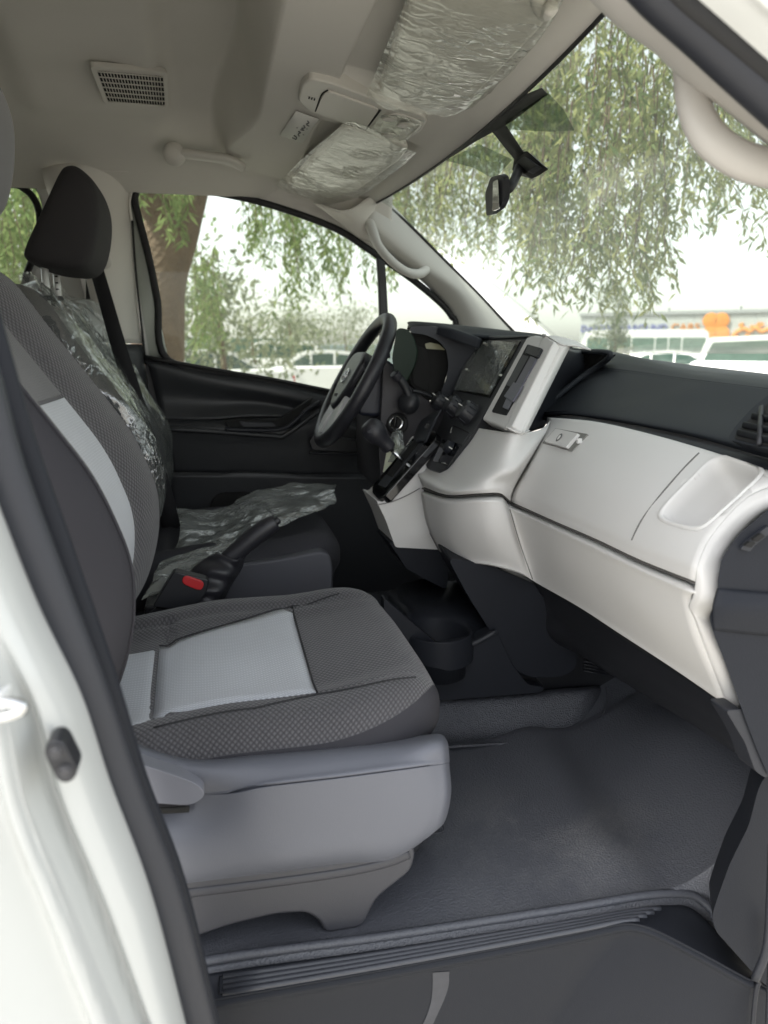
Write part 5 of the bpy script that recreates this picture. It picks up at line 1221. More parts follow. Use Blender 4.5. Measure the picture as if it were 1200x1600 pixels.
# grab handle on the far A pillar
ph = empty('pillar_handle', pix(600, 380, Y=2.1), 'pale grab handle on the far windshield pillar', 'handle', 'grab handles')
tube('handle_bar', [pix(576, 346, Y=2.165), pix(582, 362, Y=2.14), pix(592, 385, Y=2.115), pix(612, 408, Y=2.10), pix(634, 424, Y=2.105), pix(654, 428, Y=2.13), pix(668, 420, Y=2.165)], [.015, .0145, .012, .0115, .0115, .013, .013], bpy.data.materials['pillar_plastic'], ph, k=7, n=16)
# near grab handle at the top right
nh = empty('pillar_handle', pix(1080, 200, Y=.62), 'large beige grab handle close to the camera on the near windshield pillar', 'handle', 'grab handles')
tube('handle_bar', [pix(1074, 60, Y=.66), pix(1079, 110, Y=.64), pix(1086, 168, Y=.625), pix(1108, 214, Y=.615), pix(1150, 246, Y=.61), pix(1200, 262, Y=.61), pix(1280, 275, Y=.62)], [.016, .0155, .0152, .0152, .0155, .016, .016], bpy.data.materials['near_pillar_plastic'], nh, k=8, n=24, flat=((0, 1, 0), .8))
tube('handle_foot', [pix(1080, 84, Y=.66), pix(1104, 116, Y=.652), pix(1134, 140, Y=.65)], [.018, .014, .006], bpy.data.materials['near_pillar_plastic'], nh, k=8, n=16)
# sun visors and their plastic sleeves
def visor(px, off, nm, label):
    e = empty(nm, sum((shp(u, v, off) for u, v in px), V())/len(px), label, 'sun visor', 'sun visors')
    P = [shp(u, v, off) for u, v in px]
    prism('visor_panel', P, (0, 0, .018), M_lampgrey, e, r=.025, bev=.007, seg=4); return e
v1 = visor([(452, 288), (540, 200), (640, 232), (625, 252), (560, 298), (512, 312)], .022, 'sun_visor', 'smaller looking far sun visor folded up in clear plastic')
v2 = visor([(590, 150), (640, 0), (680, -80), (890, -60), (852, 40), (735, 160), (680, 172)], .022, 'sun_visor', 'near sun visor at the top of the photo folded up in clear plastic')
tube('visor_arm', [shp(862, 12, .03), shp(850, 16, .02), shp(835, -20, .02)], [.008, .011, .009], M_lampgrey, v2)
def sleeve(rows, label, seed, amp=.0020):
    R = [[shp(u, v, o_-.012) for u, v, o_ in r] for r in rows]
    def fn(p, s, t):
        am = .18+1.1*math.exp(-t/.28)+.5*math.exp(-(1-s)/.12)
        w = am*wr(p, s, t, amp, 17, seed); fold = amp*.9*math.sin((t*13+s*5)+3*nz3(p, 5, seed))*(1-abs(2*s-1))
        return p+V((-.2, 0, -1))*(w+fold*.7)
    o = patch('plastic_sleeve', R, M_film2, None, ku=16, kv=14, thick=0, facing=(-.2, -.3, -1), fn=fn)
    tag(o, label, 'plastic cover', 'clear plastic protection bags'); return o
sleeve((((430, 290, .03), (470, 250, .045), (540, 192, .045), (552, 196, .03)),
        ((445, 298, .04), (490, 268, .05), (570, 205, .05), (590, 212, .04)),
        ((480, 308, .045), (530, 290, .052), (600, 228, .052), (620, 226, .045)),
        ((505, 322, .04), (560, 305, .045), (620, 262, .045), (648, 238, .035)),
        ((520, 316, .025), (575, 296, .028), (630, 256, .028), (655, 236, .025))), 'crinkled clear plastic sleeve around the far sun visor', 21)
sleeve((((572, 150, .03), (600, 80, .045), (640, -20, .045), (670, -120, .04)),
        ((598, 166, .045), (640, 90, .052), (690, -10, .052), (740, -110, .045)),
        ((650, 178, .050), (710, 110, .052), (770, 10, .052), (820, -90, .045)),
        ((705, 180, .045), (780, 120, .045), (850, 40, .045), (900, -70, .04)),
        ((738, 168, .02), (800, 110, .028), (862, 30, .028), (910, -80, .025))), 'crinkled clear plastic sleeve around the near sun visor at the photo top', 33, .0026)
# overhead console: lamp, switches, glasses box
def lp(u, v, off=0): return shp(u, v, .012+off)
lc = empty('overhead_console', lp(560, 180), 'long grey overhead console with glasses box, lamp and switches between the sun visors', 'console')
prism('console_housing', [lp(u, v) for u, v in ((466, 158), (472, 134), (484, 124), (520, 132), (590, 158), (660, 182), (668, 190), (658, 206), (628, 224), (610, 222), (540, 195), (480, 172))], (0, 0, .03), M_lampgrey, lc, r=.012, bev=.004)
prism('glasses_box_lid', [lp(u, v, .0035) for u, v in ((495, 172), (504, 150), (512, 143), (592, 172), (568, 206), (560, 203))], (0, 0, .006), M_lampgrey, lc, r=.010, bev=.002)
tube('lid_gap', [lp(u, v, .001) for u, v in ((493, 174), (502, 149), (512, 141))], .0012, M_dkslot, lc, k=4, n=6)
tube('lid_gap', [lp(u, v, .001) for u, v in ((594, 172), (568, 207))], .0022, M_dkslot, lc, k=2, n=6)
for k in range(3):
    c = lp(483+k*4.2, 153+k*1.2, .0012); box('vent_mark', c, (.0022, .010, .0012), M_dkslot, lc, bev=.0003)
M_lens = mat('lamp_lens', (.36, .36, .30), .12, coat=.6, var=.15)
prism('lamp_lens', [lp(u, v, .002) for u, v in ((604, 180), (624, 180), (640, 190), (622, 214), (590, 206))], (0, 0, .004), M_lens, lc, r=.006, bev=.001)
for (u, v, r) in ((610, 184, .012), (634, 194, .013), (608, 210, .013)): lathe('lamp_switch', lp(u, v, .003), (0, 0, -1), [(r, 0), (r*.95, .004), (r*.5, .005)], M_lampgrey, lc, n=18, sx=1.3)
tube('lens_rim', [lp(u, v, .001) for u, v in ((598, 182), (620, 178), (655, 190), (650, 202), (626, 219), (600, 214))], .0018, M_trim, lc, k=4, n=8)
R = [[lp(u, v, .006) for u, v in r] for r in (((596, 176), (630, 180), (664, 188)), ((586, 192), (620, 198), (652, 202)), ((572, 208), (600, 216), (632, 224)))]
pf = patch('plastic_sleeve', R, M_film2, None, ku=12, kv=12, thick=0, facing=(0, 0, -1), fn=lambda p, s, t: p+V((0, 0, -1))*abs(wr(p, s, t, .005, 30, 41)))
tag(pf, 'small square of clear plastic stuck over the lamp end of the overhead console', 'plastic cover', 'clear plastic protection bags')
# paper sticker with scribbled writing
stc = [shp(u, v, .004) for u, v in ((463, 174), (498, 187), (472, 224), (437, 212))]
st = empty('paper_sticker', sum(stc, V())/4, 'small white paper sticker with grey cursive script beside the overhead console', 'sticker')
prism('sticker_sheet', stc, (0, 0, .001), M_paper, st, bev=0)
def stp(s, t): return (stc[0]*(1-s)+stc[1]*s)*(1-t)+(stc[3]*(1-s)+stc[2]*s)*t+V((0, 0, -.0006))
for seg in ([(.62, .15), (.72, .20), (.66, .27), (.80, .30)], [(.60, .34), (.70, .40), (.60, .46), (.72, .50), (.58, .52)], [(.55, .60), (.66, .62), (.62, .70), (.70, .76)], [(.5, .80), (.64, .84), (.66, .92), (.5, .9)]):
    tube('script_stroke', [stp(*q) for q in seg], .0013, M_ink, st, k=4, n=6)
for q in ((.80, .42), (.82, .66), (.42, .5)): box('script_dot', stp(*q), (.003, .003, .0008), M_ink, st, bev=.0002)
# interior mirror
mr_ = empty('interior_mirror', pix(820, 246, X=.62), 'small black interior mirror on a stalk from the windshield glass', 'mirror')
MX = onmesh(ws, [(820, 252)])[0].x-.012
prism('mirror_foot', [pix(u, v, X=MX-.006) for u, v in ((803, 250), (812, 238), (824, 236), (846, 256), (832, 266), (820, 272), (800, 266))], (.014, 0, -.008), M_blackrub, mr_, r=.004, bev=.004)
prism('mirror_foot_cap', [pix(u, v, X=MX-.014) for u, v in ((806, 254), (818, 244), (838, 258), (824, 268))], (.012, 0, -.004), M_black, mr_, r=.003, bev=.003)
tube('mirror_stalk', [pix(812, 262, X=MX-.006), pix(806, 276, X=MX-.035), pix(798, 292, X=MX-.06), pix(788, 300, X=MX-.065)], [.010, .0085, .008, .008], M_blackrub, mr_, k=5)
M_back = mat('mirror_shell', (.05, .052, .06), .35, var=.05)
ms = [pix(u, v, X=MX-.07) for u, v in ((775, 275), (789, 271), (796, 276), (797, 308), (790, 324), (776, 334), (768, 336), (766, 300))]
prism('mirror_shell', ms, (-.006, .012, 0), M_back, mr_, r=.006, bev=.004)
M_mir = mat('mirror_glass', (.75, .78, .76), .03, metal=1, var=.01)
prism('mirror_glass', [pix(u, v, X=MX-.082) for u, v in ((770, 284), (778, 280), (780, 326), (769, 330))], (.003, .003, 0), M_mir, mr_, r=.004, bev=.0006)

# ================================================================== OUTSIDE
GZ = -1.45
def ground_mat():
    m = bpy.data.materials.new('sandy_ground'); m.use_nodes = True
    n, l = m.node_tree.nodes, m.node_tree.links; b = n['Principled BSDF']; b.inputs['Roughness'].default_value = .95
    g = n.new('ShaderNodeNewGeometry'); a = n.new('ShaderNodeTexNoise'); a.inputs['Scale'].default_value = .35; a.inputs['Detail'].default_value = 10; l.new(g.outputs['Position'], a.inputs['Vector'])
    c = n.new('ShaderNodeValToRGB'); e = c.color_ramp.elements; e[0].position = .35; e[0].color = (.24, .23, .21, 1); e[1].position = .62; e[1].color = (.40, .385, .35, 1)
    l.new(a.outputs[0], c.inputs[0]); l.new(c.outputs[0], b.inputs['Base Color']); return m
rng = np.random.default_rng(3)
gx = np.concatenate([-np.geomspace(600, 4, 24), np.linspace(-3, 3, 7), np.geomspace(4, 600, 24)])
vs3 = [(x, y, GZ+(.03*nz3((x, y, 0), .4) if abs(x)+abs(y) > 5 else 0)) for y in gx for x in gx]; ng = len(gx)
ground = obj('ground', vs3, [(j*ng+i, j*ng+i+1, (j+1)*ng+i+1, (j+1)*ng+i) for j in range(ng-1) for i in range(ng-1)], ground_mat())
tag(ground, 'pale sandy open ground of the car lot', 'ground', kind='structure')

def far(u, v, D):       # point at horizontal distance D seen in photo direction u, v
    r = FW + RT*((u-600)/F) + UP*((800-v)/F); return r*(D/math.hypot(r.x, r.y))
def dirh(u): p = far(u, 549, 1); return V((p.x, p.y, 0)).normalized()

# building with the sign
M_wall = mat('pale_cladding', (.40, .415, .40), .7, var=.03); M_win = mat('car_glass', (.05, .09, .07), .12, coat=.4, var=.2)
dB = 62
b0, b1 = far(905, 549, dB), far(1500, 549, dB*.98); bd = (b1-b0); bd.z = 0; bd.normalize(); bn = V((bd.y, -bd.x, 0)); bn = bn if bn.dot(b0) < 0 else -bn
bld = empty('showroom_building', (b0.x, b0.y, GZ), 'long low pale grey showroom hall with blue and orange sign lettering', 'building')
Hh = far(1000, 494, dB).z
L_ = 34
def bq(s, z, off=0): p = b0+bd*s+bn*off; return V((p.x, p.y, z))
prism('wall', [bq(0, GZ), bq(L_, GZ), bq(L_, Hh), bq(0, Hh)], -bn*14, M_wall, bld, bev=.05)
prism('roof', [bq(-.1, Hh+.01, .15), bq(L_+.1, Hh+.01, .15), bq(L_+.1, Hh+.28, .15), bq(-.1, Hh+.28, .15)], -bn*14.3, mat('roof_edge', (.30, .31, .31), .6), bld, bev=.03)
for k in range(1, 17): prism('cladding_joint', [bq(k*2, GZ+.1, .012), bq(k*2+.05, GZ+.1, .012), bq(k*2+.05, Hh, .012), bq(k*2, Hh, .012)], -bn*.01, bpy.data.materials['roof_edge'], bld, bev=0)
for k in range(5):
    f_ = prism('window', [bq(16.5+k*3.4, GZ+.5, .06), bq(19.2+k*3.4, GZ+.5, .06), bq(19.2+k*3.4, GZ+2.6, .06), bq(16.5+k*3.4, GZ+2.6, .06)], -bn*.05, bpy.data.materials['roof_edge'], bld, bev=.02)
    prism('pane', [bq(16.6+k*3.4, GZ+.6, .075), bq(19.1+k*3.4, GZ+.6, .075), bq(19.1+k*3.4, GZ+2.5, .075), bq(16.6+k*3.4, GZ+2.5, .075)], -bn*.02, M_win, f_, bev=.01)
M_blue = mat('blue_sign', (.12, .13, .38), .5); M_orange = mat('orange_sign', (.62, .22, .02), .5)
def onb(u, v, off=.08):
    r = FW + RT*((u-600)/F) + UP*((800-v)/F); t = (b0+bn*off).dot(bn)/r.dot(bn); return r*t
def sign(txt, u0, u1, v0, v1, m):
    c = (onb(u0, v0)+onb(u1, v1))/2; w = (onb(u1, (v0+v1)/2)-onb(u0, (v0+v1)/2)).length; h = abs(onb(u0, v0).z-onb(u0, v1).z)
    o = text('sign_lettering', txt, c, bd, (0, 0, 1), h*1.35, m, bld, .04)
    xs_ = [v.co.dot(bd) for v in o.data.vertices]; k = w/(max(xs_)-min(xs_))
    for v in o.data.vertices:
        s = v.co.dot(bd); v.co += bd*(s*(k-1))
sign('DARSHAN AROUND', 908, 1042, 508, 519, M_blue); sign('CARS', 1049, 1093, 506, 518, M_orange)
# round petalled emblem
for (u, v) in ((1111, 501), (1127, 501), (1111, 521), (1127, 521)): lathe('sign_emblem', onb(u, v, .10), bn, [(.55, 0), (.55, .08), (.4, .12)], M_orange, bld, n=20)
# Arabic word in strokes
for seg in ([(1200, 514), (1190, 518), (1180, 512), (1172, 518), (1162, 514), (1150, 520)], [(1160, 514), (1158, 505)], [(1176, 514), (1176, 508)], [(1240, 514), (1225, 518), (1210, 512), (1200, 516)], [(1150, 520), (1146, 526), (1154, 528)]):
    tube('sign_script', [onb(u, v, .12) for u, v in seg], .16, M_orange, bld, k=5, n=8)
for (u, v) in ((1168, 524), (1186, 507), (1190, 507)): lathe('sign_dot', onb(u, v, .1), bn, [(.16, 0), (.16, .06)], M_orange, bld, n=10)
for (u, nm) in ((1045, 1), (1157, 2)):
    p0 = onb(u, 494, -1); pm = tube('roof_mast', [V((p0.x, p0.y, Hh)), V((p0.x, p0.y, Hh+.55))], .05, M_rubber, bld, k=2)

# vehicles
M_carw = mat('car_white', (.72, .72, .70), .2, coat=.7, var=.01); M_tyre = mat('tyre', (.02, .02, .02), .8); M_lamp = mat('lamp_glass', (.5, .5, .5), .1); M_tail = mat('tail_lamp', (.4, .02, .02), .2)
def vehicle(kind, c, ang, label, name, cat, group=None, paint=None, sc=1):
    paint = paint or M_carw
    d = V((math.cos(ang), math.sin(ang), 0)); s = V((-d.y, d.x, 0)); base = V((c.x, c.y, GZ))
    e = empty(name, base, label, cat, group)
    if kind == 'car':
        L, Wd = 4.5*sc, 1.78*sc
        prof = [(-2.2, .35), (-2.25, .75), (-2.1, 1.0), (-1.55, 1.06), (-.9, 1.45), (-.2, 1.52), (.6, 1.46), (1.25, 1.03), (2.0, .88), (2.25, .6), (2.22, .32), (1.8, .22), (-1.8, .22)]
        cab = [(-1.42, 1.05), (-.86, 1.40), (-.2, 1.46), (.55, 1.40), (1.12, 1.05)]; wh_ = ((-1.35, .32), (1.38, .32)); r = .32
        body = [(-2.2, .35), (-2.25, .75), (-2.1, 1.0), (-1.55, 1.06), (1.25, 1.03), (2.0, .88), (2.25, .6), (2.22, .32), (1.8, .22), (-1.8, .22)]
    elif kind == 'suv':
        L, Wd = 4.8, 1.9
        body = [(-2.4, .5), (-2.42, 1.1), (-2.3, 1.2), (1.1, 1.18), (2.2, 1.08), (2.4, .8), (2.38, .45), (1.9, .35), (-2.0, .35)]
        prof = cab = [(-2.25, 1.15), (-2.0, 1.78), (-.2, 1.85), (.4, 1.80), (1.15, 1.15)]; wh_ = ((-1.45, .38), (1.5, .38)); r = .38
    else:
        L, Wd = 7.0, 2.08
        body = [(-3.4, .5), (-3.5, 1.2), (-3.42, 2.45), (-3.2, 2.60), (2.4, 2.62), (2.9, 2.50), (3.35, 1.4), (3.5, .9), (3.45, .45), (-3.3, .4)]
        prof = cab = None; wh_ = ((-2.2, .42), (2.2, .42)); r = .42
    def pr(nm, pts, w, m, off=0, bev=.05, rr=.12): return prism(nm, [base+d*x*sc-s*(w/2+off)+V((0, 0, z*sc)) for x, z in pts], s*w, m, e, r=rr, bev=bev, seg=3, k=3)
    b = pr('body', body, Wd, paint, bev=.09)
    if kind != 'bus':
        rf = pr('cabin', [(x, z+.04) for x, z in cab], Wd*.86, paint, bev=.07)
        gl_ = [(x*.93, 1.05+(z-1.05)*.86 if kind == 'car' else 1.2+(z-1.2)*.86) for x, z in cab]
        for w in (Wd*.875,):
            q = pr('window', gl_, w, M_win, bev=.02, rr=.06)
            for px_ in (-.35, .35): 
                for sd_ in (-1, 1): box('pillar', base+d*px_+s*sd_*Wd*.44+V((0, 0, 1.28 if kind == 'car' else 1.5)), (.06, .04, .40), paint, q, bev=.01, ax=(d, s, V((0, 0, 1))))
        zc = [z for x, z in cab]
        for sgn, k0, k1 in ((1, -1, -2), (-1, 0, 1)):
            a0, a1 = cab[k0], cab[k1]
            off = .05*sgn
            P0 = [base+d*(a0[0]+off)+s*w+V((0, 0, a0[1]+.06)) for w in (-.68, .68)]+[base+d*(a1[0]+off)+s*w+V((0, 0, a1[1]-.02)) for w in (.60, -.60)]
            prism('windscreen', P0, -d*sgn*.03, M_win, e, r=.05, bev=.005)
    else:
        for sd_ in (-1, 1):
            xx = -3.3
            for k, w in enumerate((1.15, .62, .62, 1.15, 1.15, 1.1)):
                if k == 2: pass
                x0 = xx; xx += w+.06
                P0 = [base+d*a+s*sd_*(Wd/2+.012)+V((0, 0, z)) for a, z in ((x0, 1.42), (x0+w, 1.42), (x0+w, 2.18), (x0, 2.18))]
                prism('window', P0, -s*sd_*.02, mat('bus_glass', (.10, .17, .13), .15, var=.3) if 'bus_glass' not in bpy.data.materials else bpy.data.materials['bus_glass'], e, r=.06, bev=.004)
        prism('windscreen', [base+d*x+s*w+V((0, 0, z)) for x, w, z in ((3.37, -.9, 1.45), (3.37, .9, 1.45), (2.98, .85, 2.42), (2.98, -.85, 2.42))], -d*.03, M_win, e, r=.06, bev=.005)
        prism('windscreen', [base+d*x+s*w+V((0, 0, z)) for x, w, z in ((-3.52, -.8, 1.45), (-3.52, .8, 1.45), (-3.46, .8, 2.3), (-3.46, -.8, 2.3))], d*.03, M_win, e, r=.06, bev=.005)
        prism('side_stripe', [base+d*x-s*(Wd/2+.011)+V((0, 0, z)) for x, z in ((-3.3, 1.15), (3.1, 1.0), (3.1, 1.1), (-3.3, 1.3))], s*.01, M_rubber, e, bev=0)
    for (x, z) in wh_:
        for sd_ in (-1, 1):
            w_ = lathe('wheel', base+d*x*sc+s*sd_*(Wd/2-.10)+V((0, 0, r)), s*sd_, [(r*.9, -.1), (r, -.06), (r, .08), (r*.88, .11)], M_tyre, e, n=24)
            lathe('rim', base+d*x*sc+s*sd_*(Wd/2+.012)+V((0, 0, r)), s*sd_, [(r*.62, 0), (r*.6, .01), (r*.2, -.0+.015)], M_silver, w_, n=16)
    hx = 2.27*sc if kind == 'car' else (2.42 if kind == 'suv' else 3.5); hz = .68 if kind == 'car' else .9
    for sd_ in (-1, 1):
        box('headlight', base+d*(hx-.05)+s*sd_*Wd*.36+V((0, 0, hz)), (.1, .38, .16), M_lamp, e, bev=.02, ax=(d, s, V((0, 0, 1))))
        box('tail_light', base-d*(hx-.05)+s*sd_*Wd*.38+V((0, 0, hz+.1)), (.1, .22, .2), M_tail, e, bev=.02, ax=(d, s, V((0, 0, 1))))
        box('side_mirror', base+d*(.95 if kind != 'bus' else 3.1)+s*sd_*(Wd/2+.1)+V((0, 0, 1.1 if kind != 'bus' else 1.7)), (.12, .2, .14), paint, e, bev=.03, ax=(d, s, V((0, 0, 1))))
    return e
def angv(u): dd = dirh(u); return math.atan2(dd.y, dd.x)
cb = (far(905, 549, 46)+far(1097, 549, 46))/2
vehicle('bus', V((cb.x, cb.y, 0)), angv(975)+math.pi/2, 'white minibus with green tinted windows parked before the sign building', 'minibus', 'minibus')
vehicle('car', far(1030, 549, 27), angv(1030)+math.pi/2+.15, 'white saloon parked nearest in front of the minibus', 'parked_car', 'car', 'cars parked in the lot')
vehicle('suv', far(1235, 549, 24), angv(1200)-math.pi/2-.1, 'white sport utility at the right edge with a blue car behind it', 'parked_car', 'car', 'cars parked in the lot')
vehicle('car', far(1150, 549, 44), angv(1140)-.6, 'blue car half hidden between the minibus and the white sport utility', 'parked_car', 'car', 'cars parked in the lot', mat('car_blue', (.06, .13, .28), .25, coat=.6))
for (u, D, k, a, lab, pm) in ((300, 19, 'car', .2, 'white car just right of the tree trunk in the far door window', None), (420, 33, 'suv', -.1, 'white sport utility far off in the middle of the far door window', None),
                         (500, 24, 'car', .1, 'white car behind the upper spokes of the steering wheel', None), (370, 46, 'bus', .05, 'distant white minibus seen beyond the thin pale shrubs', None), (455, 52, 'suv', 0, 'grey vehicle furthest off in the far door window', mat('car_grey', (.25, .28, .29), .3, coat=.5)), (835, 40, 'car', .2, 'white car just above the far end of the dashboard', None)):
    vehicle(k, far(u, 549, D), angv(u)+math.pi/2+a, lab, 'parked_car' if k != 'bus' else 'minibus', 'car' if k != 'bus' else 'minibus', 'cars parked in the lot', pm)

# trees ---------------------------------------------------------------
def leaf_mat(name, c1, c2, tl=.5):
    m = bpy.data.materials.new(name); m.use_nodes = True
    n, l = m.node_tree.nodes, m.node_tree.links; n.remove(n['Principled BSDF'])
    g = n.new('ShaderNodeNewGeometry'); cr_ = n.new('ShaderNodeMix'); cr_.data_type = 'RGBA'; cr_.inputs['A'].default_value = (*c1, 1); cr_.inputs['B'].default_value = (*c2, 1)
    l.new(g.outputs['Random Per Island'], cr_.inputs['Factor'])
    a = n.new('ShaderNodeBsdfDiffuse'); b = n.new('ShaderNodeBsdfTranslucent'); mx = n.new('ShaderNodeMixShader'); mx.inputs[0].default_value = tl
    l.new(cr_.outputs['Result'], a.inputs[0]); l.new(cr_.outputs['Result'], b.inputs[0]); l.new(a.outputs[0], mx.inputs[1]); l.new(b.outputs[0], mx.inputs[2]); l.new(mx.outputs[0], n['Material Output'].inputs[0]); return m
def leaves(pts, dirs, ln, wd, rng):
    """one pointed four-cornered leaf for each point"""
    n = len(pts); d = dirs/np.linalg.norm(dirs, axis=1)[:, None]
    r = rng.normal(size=(n, 3)); s = np.cross(d, r); s /= np.linalg.norm(s, axis=1)[:, None]
    L = ln*(.6+.8*rng.random(n))[:, None]; Wd = wd*(.7+.6*rng.random(n))[:, None]
    k = np.cross(d, s)*L*.12
    v = np.stack([pts, pts+d*L*.45+s*Wd, pts+d*L+k, pts+d*L*.45-s*Wd], 1).reshape(-1, 3)
    return v
def mesh_np(name, v, q, m, parent):
    me = bpy.data.meshes.new(name); c = v.mean(0)
    nv, nq = len(v), len(q); v = v-c
    me.vertices.add(nv); me.vertices.foreach_set('co', v.ravel()); me.loops.add(nq*4); me.loops.foreach_set('vertex_index', q.ravel())
    me.polygons.add(nq); me.polygons.foreach_set('loop_start', np.arange(0, nq*4, 4)); me.update(calc_edges=True)
    me.materials.append(m); o = bpy.data.objects.new(name, me); COL.objects.link(o); o.parent = parent; WORLD[o.name] = V(c)
    o.location = V(c)-ROOTLOC[parent.name]; return o
M_bark = mat('bark', (.14, .098, .062), .9, grain=.012, gscale=30, bstr=.9, var=.25, vscale=9)
M_leaf = leaf_mat('hanging_leaves', (.15, .20, .09), (.40, .40, .18)); M_leaf2 = leaf_mat('bright_leaves', (.14, .21, .08), (.24, .29, .12)); M_leaf3 = leaf_mat('grey_leaves', (.16, .19, .12), (.26, .28, .18))
def strands(tops, rng, ln, wd, step=.03, spread=.05):
    """weeping twigs: each starts at a point and hangs down its own length; leaves along it"""
    P, D, tw = [], [], []
    for (p, L, jit) in tops:
        p = np.array(p); sway = rng.normal(size=3)*.16*L; sway[2] = 0
        k = max(3, int(L/step)); prev = None
        pts = [p+sway*(i/k)**1.6+np.array((0, 0, -L*i/k)) for i in range(k+1)]
        tw.append([V(pts[0]), V(pts[k//2]), V(pts[-1])])
        for q in pts:
            for _ in range(2):
                P.append(q+rng.normal(size=3)*spread*.35); dd = rng.normal(size=3)*.75; dd[2] = -.7-abs(dd[2])*.4; D.append(dd)
    return np.array(P), np.array(D), tw
def twigmesh(name, tws, r, m, parent, n=4):
    v = []; q = []
    for pts in tws:
        p = spline(pts, 3); b = len(v)
        for i, c in enumerate(p):
            rr = r*(1-.8*i/(len(p)-1))
            for j in range(n): t = 2*math.pi*j/n; v.append((c.x+rr*math.cos(t), c.y+rr*math.sin(t), c.z))
        for i in range(len(p)-1):
            for j in range(n): q.append((b+i*n+j, b+i*n+(j+1) % n, b+(i+1)*n+(j+1) % n, b+(i+1)*n+j))
    return mesh_np(name, np.array(v), np.array(q), m, parent)
# the big tree whose trunk shows in the far door window; its crown hangs over the van
tc_ = far(262, 549, 5.6)
big = empty('leafy_tree', (tc_.x, tc_.y, GZ), 'big shade tree, thick brown trunk in the far door window, weeping leaves over the windshield', 'tree')
tr_ = [(V((tc_.x+.05, tc_.y, GZ-.1)), .30), (far(246, 700, 5.6), .22), (far(246, 560, 5.6), .170), (far(250, 470, 5.6), .165), (far(258, 400, 5.6), .165), (far(270, 340, 5.6), .185), (far(292, 260, 5.6), .18), (far(330, 150, 5.5), .15), (far(420, 0, 5.2), .12)]
tk = tube('trunk', [p for p, r in tr_], [r for p, r in tr_], M_bark, big, k=9, n=28)
for v in tk.data.vertices: v.co += v.normal*(.022*nz3((v.co.x*1.0, v.co.y, v.co.z*.35), 9, 2))
tube('limb', [far(272, 350, 5.6), far(225, 300, 5.4), far(180, 200, 5.2), far(100, 60, 5)], [.13, .10, .08, .04], M_bark, big, k=6)
tube('limb', [far(300, 260, 5.6), far(450, 120, 5.0), far(700, 20, 4.6), far(950, -60, 4.2), far(1200, -80, 4)], [.12, .10, .08, .06, .03], M_bark, big, k=6)
tube('limb', [far(420, 0, 5.2), far(650, -60, 5.2), far(900, -160, 5.2)], [.10, .08, .04], M_bark, big, k=6)
tops = []
def rag(u0, u1, v0, v1, D0, D1, n, L0, L1, vmax=None):
    for _ in range(n):
        u = u0+(u1-u0)*rng.random(); D = D0+(D1-D0)*rng.random(); v = v0+(v1-v0)*rng.random()
        L = L0+(L1-L0)*rng.random()**1.3
        if vmax is not None:
            vm = np.interp(u, [a for a, b in vmax], [b for a, b in vmax])+rng.normal()*14
            Lm = (vm-v)/1200*D*1.02
            if Lm < .08: continue
            L = min(L, Lm)
        tops.append((far(u, v, D), L, 0))
env = [(560, 330), (600, 360), (640, 400), (700, 420), (740, 425), (770, 380), (800, 370), (840, 420), (860, 480), (880, 480), (900, 430), (930, 465), (1000, 470), (1015, 440), (1055, 420), (1062, 345), (1090, 330), (1120, 350), (1150, 330), (1180, 350), (1200, 320), (1300, 300)]
rag(560, 780, 120, 330, 4.6, 6.2, 120, .25, .8, env)
rag(820, 1040, 60, 380, 3.0, 4.3, 165, .20, .60, env)
rag(780, 1260, -60, 250, 3.2, 4.6, 215, .22, .6, env)
rag(700, 900, 60, 240, 3.4, 4.8, 80, .2, .5, env)
P_, D_, tw = strands(tops, rng, .07, .01, step=.024)
lv_ = leaves(P_, D_, .050, .0066, rng); mesh_np('crown', lv_, np.arange(len(lv_)).reshape(-1, 4), M_leaf, big)
twigmesh('twigs', tw, .0035, M_bark, big)
# foliage of the same tree seen in the far door window and rear window
tops = []
rag(205, 300, 230, 300, 4.9, 6.0, 34, .10, .34)
rag(380, 640, 250, 330, 6, 8, 95, .2, 1.0, [(380, 360), (430, 400), (480, 500), (520, 430), (560, 440), (640, 400)])
rag(300, 345, 380, 480, 6.5, 7.5, 30, .2, .5)
rag(-60, 60, 200, 400, 5, 7, 110, .25, .6)
P_, D_, tw = strands(tops, rng, .07, .01); lv_ = leaves(P_, D_, .075, .010, rng); mesh_np('low_crown', lv_, np.arange(len(lv_)).reshape(-1, 4), M_leaf2, big)
twigmesh('twigs', tw, .0035, M_bark, big)
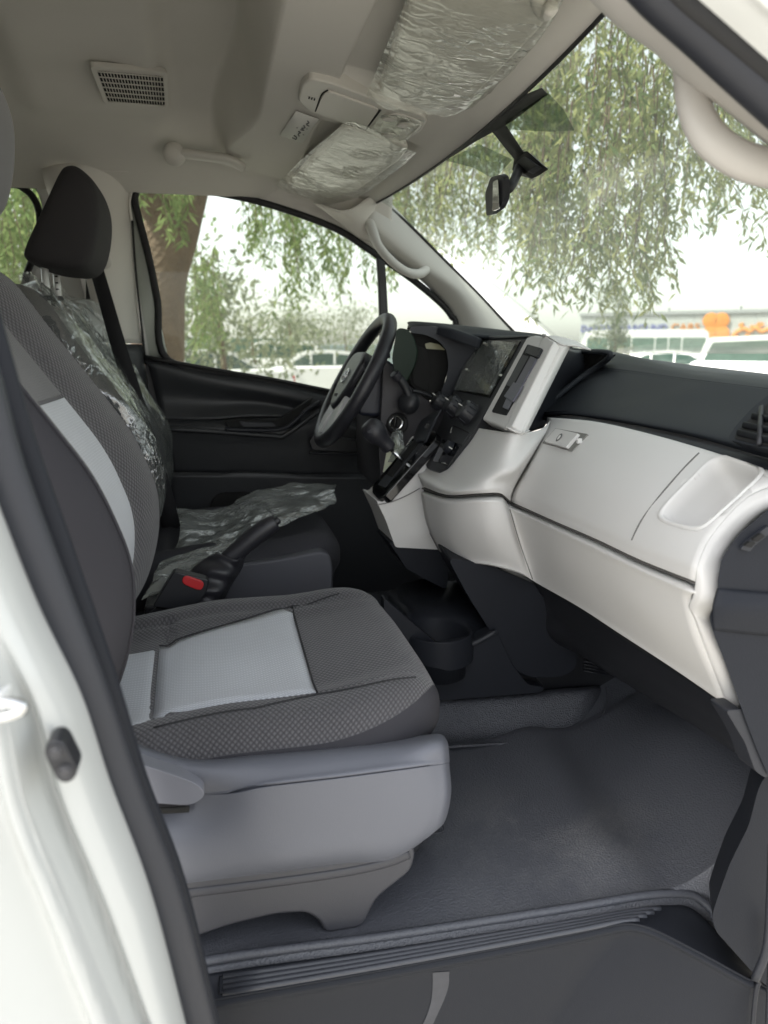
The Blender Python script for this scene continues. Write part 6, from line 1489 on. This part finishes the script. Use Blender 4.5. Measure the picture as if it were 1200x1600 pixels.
# pale thin trees and shrubs beyond
def bush(u, D, Hb, Wb, label, m=M_leaf3, n=2600, group='pale trees beyond the lot', trunk=True, name='shrub', cat='shrub'):
    c = far(u, 549, D); e = empty(name, (c.x, c.y, GZ), label, cat, group)
    k = rng.normal(size=(14, 3))*np.array((Wb*.30, Wb*.30, Hb*.22))+np.array((c.x, c.y, GZ+Hb*.62))
    id_ = rng.integers(0, 14, n); P = k[id_]+rng.normal(size=(n, 3))*np.array((Wb*.13, Wb*.13, Hb*.09)); D2 = rng.normal(size=(n, 3)); D2[:, 2] -= .8
    lv_ = leaves(P, D2, .16, .035, rng); mesh_np('crown', lv_, np.arange(len(lv_)).reshape(-1, 4), m, e)
    tube('trunk', [V((c.x, c.y, GZ-.05)), V((c.x+.05, c.y, GZ+Hb*.3)), V((c.x-.05, c.y, GZ+Hb*.7))], [.09, .06, .02], M_bark, e, k=4)
bush(345, 15, 3.6, 2.4, 'pale airy tree just right of the thick trunk', n=1500); bush(395, 20, 3.0, 2.0, 'slim pale tree left of centre in the far door window', n=900)
bush(455, 26, 3.4, 2.6, 'pale bush tree right of centre in the far door window', n=1300); bush(540, 40, 3.5, 5, 'low pale tree clump above the steering wheel')
bush(960, 30, 3.3, 1.0, 'thin young tree standing before the blue sign letters', n=1300)
bush(40, 14, 4.5, 3.4, 'tree seen through the rear side window behind the far seat', M_leaf2, n=3600)
# low sandy wall far off
wb0, wb1 = far(700, 549, 70), far(905, 549, 75)
lw_ = prism('boundary_wall', [V((wb0.x, wb0.y, GZ)), V((wb1.x, wb1.y, GZ)), V((wb1.x, wb1.y, .25)), V((wb0.x, wb0.y, .2))], (0, .3, 0), mat('sand_wall', (.42, .36, .28), .9, var=.1), None, bev=.05)
tag(lw_, 'low sand coloured boundary wall left of the sign building', 'wall')
wb0, wb1 = far(250, 549, 60), far(700, 549, 66)
lw_ = prism('boundary_wall', [V((wb0.x, wb0.y, GZ)), V((wb1.x, wb1.y, GZ)), V((wb1.x, wb1.y, .55)), V((wb0.x, wb0.y, .5))], (0, .3, 0), mat('pale_blue_wall', (.32, .38, .38), .9, var=.1), None, bev=.05)
tag(lw_, 'long pale blue grey boundary wall behind the cars in the door window', 'wall')
